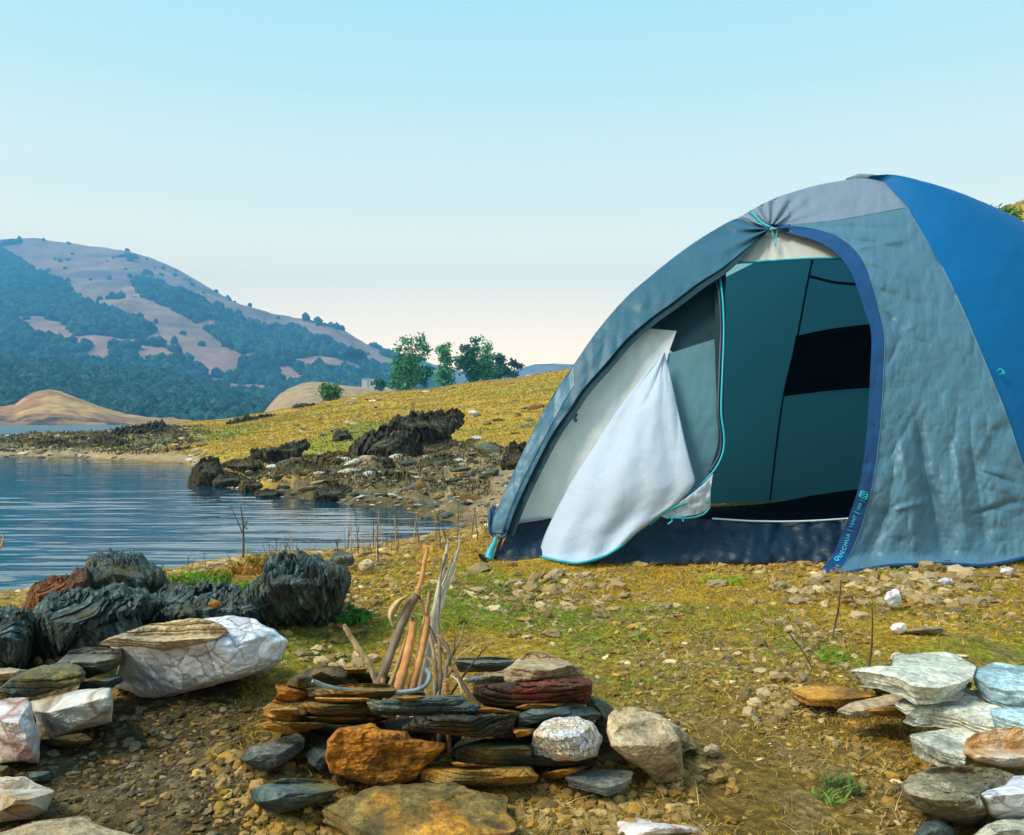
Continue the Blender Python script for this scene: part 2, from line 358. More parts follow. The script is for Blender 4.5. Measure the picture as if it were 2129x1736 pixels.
BARE=[[(-1000,300),(1200,300),(1200,800),(820,775),(740,742),(697,726),(618,684),(540,678),(467,640),(360,600),(262,570),(300,622),(345,636),(395,665),(450,705),(500,742),(492,782),(438,782),(392,755),(345,722),(300,668),(270,656),(185,634),(140,594),(67,560),(0,516),(-300,490),(-1000,600)],
 [(515,726),(540,730),(548,745),(520,742)],[(600,745),(660,735),(745,755),(780,775),(700,768),(620,765)],[(560,765),(600,760),(640,790),(600,800)],
 [(20,662),(70,656),(120,668),(165,700),(172,722),(140,716),(60,690)],[(150,738),(190,736),(260,748),(230,756),(160,748)]]
def veg(PX,py,V,seed=3,lam=55):
    j=14*fbm(V/45.0,4,seed); b=np.zeros(PX.shape,bool)
    for pl in BARE: b|=inpoly(PX+j,py+j*.8,pl)
    n=fbm(V/lam,4,seed+5)
    f=np.where(b,n>.42,n>-.42)
    return f
def mcol(PX,py,V,T):
    f=veg(PX,py,V); n=fbm(V/90.0,4,12); n2=fbm(V/25.0,3,14)
    c=np.broadcast_to(np.array([.29,.18,.14]),(*PX.shape,3)).copy()
    c=lerpc(c,[.19,.13,.125],sm(-.1,.4,n)); c=lerpc(c,[.34,.23,.16],sm(.1,.5,n2)*.7)
    c=np.where(f[...,None],np.array([.028,.05,.022])*(1+.4*n2[...,None]),c)
    return c
mV,mPX,mpy,mT=hill('mountain',MC,900,330,866,1.05,26,170,mcol,HM,'tall bare brown mountain with forest on its lower slopes',nx=520,nt=240,seed=21)
def dcol(a,b,fa=.4):
    def f(PX,py,V,T):
        n=fbm(V/30.0,4,19); c=lerpc(np.broadcast_to(np.array(a),(*PX.shape,3)),b,sm(-.2,.3,n)); 
        return np.where((fbm(V/22.0,4,23)>fa)[...,None],np.array([.03,.055,.03]),c)
    return f
FC=[(-900,700),(-300,735),(-60,745),(0,748),(100,752),(180,770),(260,775),(330,782),(400,802),(450,812),(500,828),(560,848),(600,862),(650,880)]
fV,fPX,fpy,fT=hill('forested_foothill',FC,330,190,880,.9,5,60,dcol((.035,.055,.025),(.06,.06,.03),.9),HM,'low foothill wholly under dark forest',nx=300,nt=90,seed=31)
hill('far_hills',[(720,790),(770,758),(790,748),(812,738),(835,736),(860,742),(900,758),(960,772),(1010,776),(1060,772),(1080,766),(1110,758),(1150,755),(1190,757),(1260,752),(1400,760),(1700,770)],1200,700,860,.9,12,200,dcol((.22,.15,.12),(.30,.2,.15),.25),HM,'bluish far hills beyond the trees',nx=220,nt=60,seed=41)
hill('brown_knoll',[(540,868),(560,842),(580,820),(600,808),(625,797),(645,793),(680,795),(720,802),(760,806),(820,812),(900,812),(1000,830)],210,140,872,.8,1.5,40,dcol((.30,.2,.11),(.36,.25,.13),.38),HM2,'rounded brown knoll behind the grassy crest',nx=200,nt=70,seed=51)
def scol(PX,py,V,T):
    n=fbm(V/7.0,4,19); n2=fbm(V/3.0,4,29)
    c=lerpc(np.broadcast_to(np.array([.44,.27,.12]),(*PX.shape,3)),[.30,.17,.09],sm(-.2,.3,n)); c=lerpc(c,[.10,.075,.06],sm(.0,.25,n2+.3*n)*sm(.8,.2,T)*.7+.45*sm(858,872,py))
    return c
hill('shore_hillock',[(-500,880),(-200,868),(-80,845),(-40,838),(0,845),(30,842),(50,826),(75,814),(100,809),(125,813),(160,827),(200,842),(230,852),(262,862),(300,868),(350,872),(400,880)],150,108,884,.75,1.2,12,scol,HM2,'small brown bare hill at the far edge of the lake',nx=300,nt=90,seed=61)
# forest
I1=ico(1); I2=ico(2)
def lump(base,s,a=.35,sq=(1,1,1)):
    v,f=base; v=v*(1+a*fbm(v*1.7+s*7,3,s)[:,None])*np.array(sq); return v,f
def scatter_on(Vg,n,rng,accept):
    a,b=Vg.shape[:2]; i=rng.random(n)*(a-2); j=rng.random(n)*(b-2)*.70
    i0=i.astype(int); j0=j.astype(int); u=(i-i0)[:,None]; v=(j-j0)[:,None]
    p=(Vg[i0,j0]*(1-u)+Vg[i0+1,j0]*u)*(1-v)+(Vg[i0,j0+1]*(1-u)+Vg[i0+1,j0+1]*u)*v
    return p
leafm=M('far_foliage_mat'); at=leafm.n('ShaderNodeVertexColor',layer_name='Col'); c=leafm.coord('Object',rnd=False); nn=leafm.noise(c,.6,5,.7); rn=leafm.ramp(nn,0,[(.3,.4),(.7,1.6)])
xx=leafm.mix(.8,0,at,0,rn,0,'MULTIPLY'); FM=leafm.fin(xx,2,leafm.bump(nn,0,1,1.2),.95,.05)
pm=scatter_on(mV,46000,RNG,None); ppx=CX+pm[:,0]/pm[:,1]*F; ppy=CY-(pm[:,2]-EYE)/pm[:,1]*F
ok=(ppx>-150)&(ppx<880)&veg(ppx,ppy,pm); pm=pm[ok]
iso=scatter_on(mV,450,RNG,None); ipx=CX+iso[:,0]/iso[:,1]*F; iso=iso[(ipx>-100)&(ipx<820)]
pf=scatter_on(fV,16000,RNG,None); ppx=CX+pf[:,0]/pf[:,1]*F; pf=pf[(ppx>-150)&(ppx<640)&(fbm(pf/14.0,3,5)>-.45)]
pos=np.concatenate([pm,iso,pf]); n=len(pos)
sc=np.concatenate([RNG.uniform(1.2,3.2,len(pm)),RNG.uniform(1.2,2.4,len(iso)),RNG.uniform(.7,1.8,len(pf))])[:,None]*np.stack([RNG.uniform(.8,1.3,n),RNG.uniform(.8,1.3,n),RNG.uniform(.8,1.3,n)],-1)
pos=pos+np.stack([0*sc[:,0],0*sc[:,0],sc[:,2]*.55],-1)
col=np.array([.018,.058,.055])*RNG.uniform(.5,1.9,n)[:,None]*np.stack([RNG.uniform(.8,1.4,n),np.ones(n),RNG.uniform(.8,1.2,n)],-1)
Vf,Ff,Cf=tile([lump(I1,s,.45) for s in range(6)],pos,sc,RNG.uniform(0,6.3,n),col)
mk('forest',Vf,Ff,FM,smooth=False,col=Cf,kind='stuff',label='dark blue green forest covering the far mountain slopes')

# haze
hb=np.array([[x,y,z] for z in (-3,215) for y in (-40,1260) for x in (-1300,1100)],float)
hf=np.array([[0,2,3,1],[4,5,7,6],[0,1,5,4],[2,6,7,3],[0,4,6,2],[1,3,7,5]])
hm=bpy.data.materials.new('haze_mat'); hm.use_nodes=True; nt=hm.node_tree; nt.nodes.clear(); vo=nt.nodes.new('ShaderNodeVolumePrincipled'); ou=nt.nodes.new('ShaderNodeOutputMaterial')
vo.inputs['Color'].default_value=(.13,.52,1.0,1); vo.inputs['Density'].default_value=.0011; vo.inputs['Anisotropy'].default_value=0
nt.links.new(vo.outputs[0],ou.inputs['Volume'])
hz=mk('haze',hb,hf,hm,smooth=False,kind='stuff',label='thin blue haze of air over the lake and hills')
# ---------------- rocks ----------------
EMP=[]
def poly_resample(pts,n,jit=0,seed=0,sm_=1):
    p=np.asarray(pts,float); q=np.concatenate([p,p[:1]]); s=np.concatenate([[0],np.cumsum(np.linalg.norm(np.diff(q,axis=0),axis=1))])
    t=np.linspace(0,s[-1],n,endpoint=False); r=np.stack([np.interp(t,s,q[:,0]),np.interp(t,s,q[:,1])],-1)
    for _ in range(sm_): r=.25*np.roll(r,1,0)+.5*r+.25*np.roll(r,-1,0)
    if jit:
        a=t/s[-1]*2*math.pi; nz=fbm(np.stack([np.cos(a)*4,np.sin(a)*4,0*a+seed],-1),4,seed)
        c=r.mean(0); v=r-c; r=c+v*(1+jit*nz[:,None])
    return r
def zoomed(z,pts):
    sx,ox,oy=z; return [(ox+x*sx,oy+y*sx) for x,y in pts]
Z4=(.358,0,1114); Z5=(.3677,449,1097); Z6=(.3123,831,1296); Z7=(.339,1579,1147)
def FOL(q,seed,frq):
    r=np.random.default_rng(seed); dx=r.uniform(.7,1.1)*(1 if r.random()<.6 else -1); zl=(q[...,0]*dx+.3*q[...,1]+q[...,2]*.42)*3.4*frq+.8*fbm(q*np.array([1.2,1.2,.9]),3,seed)
    o=0
    for k,(m_,a) in enumerate(((1,1.0),(2.7,.55),(7.1,.25))):
        z2=zl*m_+.5*k*fbm(q*np.array([3,3,.8])*k,2,seed+k); li=np.floor(z2).astype(int); fr=z2-li; o=o+a*(h3(li,0*li,0*li,seed+k)*.7+(1-fr)*.6-.3)
    return o*(.6+.8*sm(-.3,.4,fbm(q*1.5,2,seed+40)))
def front_rock(name,pts,y,T,mat,seed,label=None,group=None,cat='rock',n=230,rows=64,top=.55,front=.8,ridge=.25,rough=.05,strat=.028,plate=.06,cuts=7,fib=0,frq=1,jit=.045,parent=None,boxy=.24,back=1.0):
    """outline seen from the front, built at distance y with depth T (real thickness), faceted relief"""
    o=poly_resample(pts,n,jit,seed,1)
    if fib: c0=(o.max(0)+o.min(0))/2; h0=(o.max(0)-o.min(0))/2; o[:,1]+=.55*h0[1]*np.clip((o[:,1]-c0[1])/h0[1]-.1,0,1)
    c=(o.max(0)+o.min(0))/2; h=(o.max(0)-o.min(0))/2
    rs=np.sin(np.linspace(0,math.pi/2,rows))**.9; rs[-1]=1
    rb=np.sin(np.linspace(math.pi/2,0,12))**.9
    rng=np.random.default_rng(seed); cc=o.mean(0)
    rings=[cc+(o-cc)*r for r in rs]+[cc+(o-cc)*r for r in rb[1:]]
    nf=len(rs); G=np.array(rings); u=(G[...,0]-c[0])/h[0]; w=-(G[...,1]-c[1])/h[1]
    rr_=np.concatenate([rs,rb[1:]])[:,None]
    f=np.full(u.shape,1.0)
    f=np.minimum(f,1-(w-ridge)*top*2.2)          # upper facet slopes back
    f=np.minimum(f,1+(w-ridge)*(1-front)*.9)      # face
    for k in range(cuts):
        a=rng.uniform(0,6.28); g=rng.uniform(.35,1.3); f=np.minimum(f,rng.uniform(1.0,1.25)+0*u-g*(u*math.cos(a)+w*math.sin(a))+g*.15)
    f=np.maximum(f,.02)*np.clip(1-rr_**9,0,1)**boxy
    dep=-f*T*.5
    dep[nf:]=back*T*.5*np.clip(1-rb[1:,None]**4,0,1)**.5
    X=(G[...,0]-CX)/F*y; Zc=EYE-(G[...,1]-CY)/F*y
    size=max(h)/F*y
    p=np.stack([X,np.full(X.shape,float(y)),Zc],-1)
    ray=np.array([(c[0]-CX)/F,1,-(c[1]-CY)/F]); ray/=np.linalg.norm(ray)
    # slide along each vertex's own ray so the outline keeps its size
    rv=p-np.array([0,0,EYE]); rv/=np.linalg.norm(rv,axis=-1)[...,None]
    p=p+rv*dep[...,None]
    q=p/size*1.0
    dsp=rough*size*(fbm(q*1.6*frq,5,seed)*1.0+.5*ridg(q*3.1*frq,3,seed+3)-.25)
    if plate: 
        t_=fbm(q*1.5*frq+seed*1.3,3,seed+50)*6; t2=fbm(q*3.4*frq+seed*2.3,2,seed+51)*5
        st_=lambda v:(np.floor(v)+sm(.82,1.0,v-np.floor(v)))
        dsp=dsp+plate*size*(st_(t_)/6+.45*st_(t2)/5)*1.6
    if strat and 'quartz' not in mat.name:
        hz_=h[1]/F*y; zl=(p[...,2]/hz_)*2.6+1.1*fbm(q*np.array([.9,.9,.5]),3,seed+5)+.25*fbm(q*4,2,seed+15)+seed; li=np.floor(zl); fr=zl-li
        hs=h3(li.astype(int),0*li.astype(int),0*li.astype(int),seed); sub_=.45*h3(np.floor(zl*3).astype(int),0*li.astype(int),0*li.astype(int),seed+1)
        dsp=dsp+strat*size*(hs*.8+sub_-1.3*np.exp(-(np.minimum(fr,1-fr)/.07)**2))
    dsp=dsp+.012*size*ridg(q*9,3,seed+21)+.006*size*fbm(q*24,2,seed+22)
    if fib: dsp=dsp+fib*size*FOL(q,seed,frq)
    fade=np.clip((1.02-rr_)*7,.25,1); fade[nf:]=.4
    p=p-rv*(dsp*fade)[...,None]
    if fib or strat:
        e=(fib*1.3+strat*.3)*size; p[...,2]+=e*.6*(vn(q*np.array([9,9,3]),seed+11)+.6*vn(q*np.array([24,24,5]),seed+12))*(rr_>.6)
    m=len(G); V=p.reshape(-1,3); V=np.concatenate([V,p[0].mean(0)[None],p[-1].mean(0)[None]])
    Fq=gridf(m,n,True); j=np.arange(n); a=m*n
    Ft=np.concatenate([np.stack([(j+1)%n,j,0*j+a],-1),np.stack([(m-1)*n+j,(m-1)*n+(j+1)%n,0*j+a+1],-1)])
    return mk(name,V,[Fq[:,::-1],Ft[:,::-1]],mat,parent,center=parent is None,label=label,cat=cat if parent is None else None,group=group)
def slab(name,pts,z0,t,mat,seed,label=None,group=None,cat='flat stone',n=200,tilt=(0,0),dome=.12,terr=.14,inset=.12,jit=.02,under=.0,ledge=.05):
    """outline of the upper face as seen, laid on a plane z0 (+tilt), with a stratified edge of thickness t"""
    o=poly_resample(pts,n,jit,seed,1)
    # ray / tilted plane intersection
    rx=(o[:,0]-CX)/F; rz=-(o[:,1]-CY)/F; yy=(z0-EYE)/(rz-tilt[1]-tilt[0]*rx)
    if tilt!=(0,0):
        cy0=(z0-EYE)/(rz.mean()); cx0=rx.mean()*cy0
        yy=(z0-EYE-tilt[0]*cx0-tilt[1]*cy0)/(rz-tilt[1]-tilt[0]*rx)
    P2=np.stack([rx*yy,yy],-1); zt=EYE+rz*yy; c=P2.mean(0); zc=zt.mean(); size=np.abs(P2-c).max()
    prof=[(r,0) for r in np.linspace(.03,.95,22)]+[(.985,-.02),(1.0,-.08)]+[(None,-s) for s in np.linspace(.12,.9,16)]+[(.93,-.97)]+[(r,-1.0) for r in np.linspace(.85,.03,5)]
    rng=np.random.default_rng(seed); R_=[];an=np.linspace(0,2*math.pi,n,endpoint=False); cs=np.stack([np.cos(an)*2.2,np.sin(an)*2.2,0*an],-1)
    lay=0
    for k,(r,hh) in enumerate(prof):
        if r is None:
            if rng.random()<.55: lay=rng.uniform(-1,1)
            rad=1-inset*(-hh)**1.3+ledge*fbm(cs+np.array([0,0,lay*9.]),3,seed+2)+ledge*.5*lay
            rad=np.minimum(rad,1.02)
        else: rad=np.full(n,r)
        q=c+(P2-c)*rad[:,None]; z=zc+(zt-zc)*rad+hh*t
        if hh>-.05:
            pn_=np.stack([q[:,0],q[:,1],0*z],-1)/size
            tr=fbm(pn_*np.array([1.2,1.8,1])+seed,3,seed); z=z+t*terr*(np.round(tr*6)/6*.75+tr*.25+.3*fbm(pn_*6,3,seed+1))*min(1,(1.0-rad.mean())*8+.15) - t*dome*(rad**6)
        elif r is not None and hh<-.9: z=z+.15*t*fbm(np.stack([q[:,0],q[:,1],0*z],-1)/size*3,3,seed)
        R_.append(np.stack([q[:,0],q[:,1],z],-1))
    p=np.array(R_); q=p/size
    p=p+(.010*size*fbm(q*6,4,seed+4)+.006*size*fbm(q*np.array([3,3,60]),3,seed+7))[...,None]*np.array([.7,.7,.5])
    m=len(p); V=np.concatenate([p.reshape(-1,3),p[0].mean(0)[None],p[-1].mean(0)[None]]); j=np.arange(n); a=m*n
    Ft=np.concatenate([np.stack([(j+1)%n,j,0*j+a],-1),np.stack([(m-1)*n+j,(m-1)*n+(j+1)%n,0*j+a+1],-1)])
    Fq=gridf(m,n,True)
    # orientation: outline may be cw or ccw
    ar=np.sum(P2[:,0]*np.roll(P2[:,1],-1)-np.roll(P2[:,0],-1)*P2[:,1])
    if ar>0: fq,ft=Fq[:,::-1],Ft[:,::-1]
    else: fq,ft=Fq,Ft
    return mk(name,V,[fq,ft],mat,center=True,label=label,cat=cat,group=group)
def quartz(name,base=(.62,.64,.72),crack=(.13,.07,.045),rust=(.42,.20,.07),ra=.3,scale=18):
    m=M(name); c=m.coord(); w=m.noise(c,7,5,.6); 
    wm=m.n('ShaderNodeMix',data_type='VECTOR'); wm.inputs[0].default_value=.06; m.l(c,0,wm,4); m.l(w,1,wm,5)
    mp=m.n('ShaderNodeMapping'); mp.inputs['Scale'].default_value=(1,1,.8); m.l(wm,1,mp,0)
    v=m.voro(mp,scale,'DISTANCE_TO_EDGE'); k=m.ramp(v,0,[(.0,1.0),(.035,.55),(.10,0.0)])
    v2=m.voro(mp,scale); cl=m.ramp(v2,'Color',[(.2,tuple(x*.72 for x in base)),(.5,base),(.8,tuple(min(.85,x*1.2) for x in base))])
    n=m.noise(c,11,6,.65); r=m.ramp(n,0,[(1-ra-.08,0.0),(1-ra+.1,1.0)]); x=m.mix(r,0,cl,0,rust,0)
    n3=m.noise(c,60,6,.7); msk=m.mix(1,0,k,0,m.ramp(m.noise(c,5,4,.6),0,[(.4,.15),(.6,1.0)]),0,'MULTIPLY'); x=m.mix(msk,2,x,2,crack,0)
    n4=m.ramp(n3,0,[(.3,.7),(.6,1.15)]); x=m.mix(.8,0,x,2,n4,0,'MULTIPLY')
    b=m.bump(v,0,.7,.22/scale*(.5 if scale>60 else 1)); b=m.bump(n3,0,.6,.004,b); b=m.bump(n,0,.5,.02,b)
    return m.fin(x,2,b,.55,.45)
MS=slate('slate_grey_mat',(.055,.062,.062),(.15,.165,.16),(.31,.32,.29),(.30,.20,.07),.38); MSP=slate('speckled_boulder_mat',(.10,.10,.08),(.25,.23,.16),(.42,.40,.33),(.15,.13,.07),.4,lich=1.0)
MSB=slate('slate_blue_mat',(.035,.055,.062),(.10,.14,.145),(.24,.29,.28),(.30,.22,.06),.45)
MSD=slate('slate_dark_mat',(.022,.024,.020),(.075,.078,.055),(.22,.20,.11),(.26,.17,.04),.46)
MSO=slate('slate_ochre_mat',(.045,.040,.020),(.19,.155,.06),(.42,.36,.18),(.46,.25,.04),.46)
MOR=slate('orange_rock_mat',(.10,.055,.01),(.34,.185,.02),(.50,.30,.06),(.13,.085,.025),.42,scale=1.2,rough=.85)
MYE=slate('yellow_slate_mat',(.16,.10,.03),(.42,.27,.06),(.56,.40,.15),(.15,.12,.06),.42); MYP=slate('tan_pebble_mat',(.14,.10,.05),(.32,.24,.11),(.46,.38,.22),(.2,.16,.1),.4)
MPA=slate('pale_slab_mat',(.20,.21,.19),(.44,.46,.42),(.64,.65,.59),(.34,.26,.12),.34,scale=.8,zst=10)
MBL=slate('pale_blue_slab_mat',(.18,.24,.27),(.34,.44,.48),(.54,.64,.68),(.25,.28,.25),.32,scale=.8,zst=10)
MTA=slate('tan_slab_mat',(.17,.14,.10),(.38,.33,.24),(.55,.49,.37),(.26,.26,.22),.42,scale=.8,zst=12)
MRD=slate('red_dark_rock_mat',(.03,.022,.018),(.11,.07,.045),(.30,.19,.10),(.36,.07,.05),.46)
MBK=slate('black_rock_mat',(.025,.038,.040),(.10,.145,.15),(.26,.33,.32),(.15,.13,.06),.42,scale=.9,rough=.9,vert=True)
MBR=slate('brown_fibrous_rock_mat',(.05,.03,.02),(.17,.11,.07),(.34,.2,.11),(.32,.14,.05),.42,scale=.9,rough=.9,vert=True)
MGR=slate('grass_rock_mat',(.05,.045,.025),(.14,.125,.065),(.28,.24,.12),(.22,.15,.05),.42,scale=.12,rough=.95,vert=True)
MGD=slate('shore_rock_mat',(.03,.03,.022),(.10,.095,.065),(.24,.22,.14),(.14,.10,.04),.35,scale=.12,rough=.95,vert=True)
MQ=quartz('white_quartz_mat',(.60,.64,.74),(.08,.045,.035),(.40,.20,.10),.30,34); MQB=quartz('brown_quartz_mat',(.42,.42,.40),(.10,.06,.03),(.34,.24,.12),.45,16)
MQO=quartz('orange_quartz_mat',(.56,.52,.46),(.2,.08,.04),(.48,.27,.09),.54,50); MQP=quartz('pink_quartz_mat',(.56,.54,.58),(.22,.10,.06),(.50,.26,.18),.42,14)
MQC=quartz('crystal_quartz_mat',(.52,.56,.62),(.04,.04,.04),(.56,.42,.24),.45,120)

ring='stones of the stacked fire ring'; bl='black rocks at the lake edge'; lf='stones laid along the left side'; rp='flat stones piled on the right'
f=lambda nm,z,pts,y,T,mat,sd,lab,grp,**k: front_rock(nm,zoomed(z,pts),y,T,mat,sd,lab,grp,**k)
# fire ring
s=slab
s('stone',zoomed(Z5,[(590,1560),(720,1520),(850,1470),(1100,1450),(1400,1460),(1660,1500),(1640,1580),(1700,1650),(1690,1700),(1400,1735),(1000,1740),(800,1690),(700,1610)]),.035,.045,MSO,101,'broad ochre and grey slab lying lowest in front of the fire ring',ring,terr=.35)
f('stone',Z5,[(630,1200),(700,1130),(880,1105),(930,1135),(1080,1150),(1110,1190),(1290,1215),(1300,1250),(1180,1350),(1130,1420),(1000,1465),(870,1455),(760,1430),(640,1390),(615,1300)],1.13,.12,MOR,102,'big rough orange rock face at the front of the fire ring',ring,top=.25,ridge=.45,rough=.05,strat=.012,plate=.15,frq=1.3,boxy=.10,cuts=1)
f('stone',Z5,[(500,1280),(560,1235),(660,1220),(700,1300),(700,1420),(600,1390),(520,1330)],1.17,.1,MSB,103,'small dark blue stone wedged left of the orange rock face',ring,rough=.07)
f('stone',Z6,[(115,990),(150,962),(500,948),(880,948),(925,1020),(890,1065),(700,1085),(480,1105),(240,1100),(130,1060)],1.12,.13,MSO,104,'long olive slab under the dark gap, right of the orange rock face',ring,top=1.2,ridge=.55,strat=.035,front=.95,boxy=.3)
f('stone',Z5,[(335,890),(440,885),(545,930),(535,985),(310,995),(350,940)],1.27,.12,MOR,105,'flat orange stone at the left end of the fire ring rim',ring,top=1,ridge=.4,strat=.06)
f('stone',Z5,[(395,890),(410,860),(470,825),(545,840),(565,900),(480,912)],1.25,.09,MSO,106,'small brown pointed stone on the orange stone of the rim',ring,top=.8,ridge=.4)
f('stone',Z5,[(440,840),(500,805),(620,780),(715,785),(745,815),(720,880),(560,885)],1.38,.14,MSD,107,'dark rounded stone behind the brown pointed one on the ring',ring,top=.9,ridge=.4)
f('stone',Z5,[(500,925),(620,895),(850,880),(980,885),(1025,915),(1000,960),(800,975),(600,975),(530,965)],1.23,.11,MSO,108,'thin olive slab on the rim in front of the leaning sticks',ring,top=1.3,ridge=.1,strat=.05)
f('stone',Z5,[(450,1010),(520,968),(840,978),(900,1010),(905,1055),(620,1065),(480,1045)],1.20,.12,MSO,109,'olive slab below the thin rim slab on the left of the ring',ring,top=1.1,ridge=.3,strat=.06)
f('stone',Z5,[(262,1020),(310,988),(450,1025),(505,1060),(505,1115),(400,1115),(268,1065)],1.22,.12,MYE,110,'layered tan stone at the left edge of the fire ring',ring,top=.6,ridge=.2,strat=.08)
f('stone',Z5,[(440,1045),(620,1050),(900,1055),(980,1080),(900,1110),(600,1115),(480,1100)],1.23,.12,MSO,111,'thin layered slab under the olive slab of the left ring wall',ring,top=.9,strat=.08)
f('stone',Z5,[(228,1112),(320,1088),(480,1110),(545,1150),(400,1168),(240,1135)],1.2,.12,MYE,112,'flat brown wedge lowest at the left end of the ring wall',ring,top=.9,strat=.07)
f('stone',Z5,[(845,990),(1040,962),(1100,935),(1165,928),(1200,950),(1400,945),(1420,985),(1505,1010),(1490,1045),(1200,1065),(900,1058)],1.16,.12,MSB,113,'long dark blue green slab across the front rim of the ring',ring,top=1.1,ridge=.35,strat=.07)
f('stone',Z6,[(20,700),(100,605),(250,588),(500,605),(600,585),(740,580),(768,625),(742,745),(500,760),(250,728),(70,712)],1.14,.13,MSD,114,'long black brown slab with a white fleck in the middle of the front wall',ring,top=.9,ridge=.4,strat=.09,frq=1.3)
f('stone',Z6,[(488,480),(500,415),(690,395),(870,392),(1200,350),(1285,385),(1285,440),(1245,535),(1000,562),(800,585),(560,545)],1.23,.16,MRD,115,'dark red striped stone on the right rim of the fire ring',ring,top=1.1,ridge=.45,strat=.09)
f('stone',Z6,[(688,380),(695,310),(760,260),(850,185),(920,178),(1050,225),(1190,290),(1245,350),(1100,365),(900,385),(720,405)],1.30,.17,MTA,116,'pale pinkish stone topmost on the right rim of the ring',ring,top=.7,ridge=-.2)
f('stone',Z6,[(350,235),(500,225),(640,222),(795,238),(770,275),(640,322),(400,325)],1.52,.14,MS,117,'long grey slab on the back rim of the ring, behind the twigs',ring,top=1.2,ridge=.2,strat=.06)
f('stone',Z5,[(730,800),(900,790),(965,830),(1000,870),(860,880),(740,860)],1.55,.12,MSO,118,'brown stone on the back rim between the left stick and the others',ring,top=.9)
f('stone',Z6,[(765,620),(850,570),(1000,535),(1150,525),(1290,560),(1345,605),(1320,645),(1150,622),(1000,625),(900,665),(768,705)],1.19,.12,MSB,119,'curved green blue stone arching above the white crystal rock',ring,top=.8,ridge=.4,strat=.05)
f('stone',Z6,[(1245,480),(1330,495),(1420,560),(1440,620),(1400,700),(1360,800),(1320,760),(1300,620),(1240,560)],1.28,.12,MSB,120,'teal stone behind the tall slab at the right of the ring',ring)
f('stone',Z6,[(878,800),(890,720),(960,650),(1030,625),(1180,618),(1290,658),(1345,750),(1345,800),(1310,885),(1200,915),(1050,915),(880,890)],1.13,.14,MQC,121,'round white crystal rock with sparkling right half in the ring wall',ring,top=.5,ridge=.1,rough=.09,frq=2)
f('stone',Z6,[(338,860),(400,818),(560,768),(780,760),(885,790),(890,890),(1050,918),(1310,895),(1285,950),(900,958),(500,945),(360,935)],1.17,.15,MSD,122,'dark brown wide stone beneath the white crystal rock',ring,top=.8,ridge=.3,rough=.08)
f('stone',Z6,[(925,1000),(1100,965),(1290,935),(1180,990),(1020,1048),(930,1045)],1.15,.12,MSO,123,'small olive wedge between the long olive slab and the flat lowest stone',ring,top=.6)
s('stone',zoomed(Z6,[(1095,1018),(1200,975),(1350,965),(1555,975),(1540,1030),(1480,1060),(1380,1090),(1200,1050)]),.03,.012,MS,124,'flat grey stone lowest at the right foot of the ring wall',ring)
f('stone',Z6,[(1375,720),(1385,620),(1440,560),(1560,552),(1700,598),(1780,640),(1862,760),(1882,850),(1892,1000),(1860,1050),(1800,1072),(1700,1050),(1600,960),(1500,900),(1400,820)],1.15,.16,MTA,125,'tall pale tan slab leaning against the right side of the ring',ring,top=.5,ridge=.0,rough=.04,strat=.01,plate=.12,cuts=3,boxy=.15)
f('stone',Z6,[(1560,580),(1700,600),(1850,680),(1960,780),(1972,830),(1880,858),(1750,760)],1.24,.12,MTA,126,'pale grey stone just behind the tall leaning slab',ring,top=.6)
f('stone',Z5,[(130,1310),(190,1240),(460,1158),(502,1190),(495,1250),(400,1330),(290,1392),(240,1372)],1.17,.13,MS,127,'grey stone with a pale flat top at the left foot of the ring',ring,top=.7,ridge=-.05,rough=.05)
f('stone',Z5,[(190,1480),(380,1415),(560,1420),(718,1470),(600,1545),(350,1622),(230,1570),(200,1530)],1.05,.13,MSB,128,'large dark blue grey stone on the ground left of the lowest slab',ring,top=.8,ridge=.15,rough=.06)
f('stone',Z6,[(380,1120),(560,1105),(700,1118),(748,1160),(650,1205),(480,1190),(400,1160)],1.1,.1,MSO,129,'thin olive strip of stone on the right end of the broad lowest slab',ring,top=.9,strat=.08)
f('stone',Z6,[(1415,1405),(1450,1320),(1580,1295),(1780,1330),(2060,1370),(2080,1440),(1600,1460),(1420,1450)],1.03,.12,MQP,130,'white and pink stone at the bottom edge right of the fire ring',ring,top=.8,ridge=.2,rough=.08)
TH=dict(top=1.2,ridge=.3,strat=.06,boxy=.12,jit=.06)
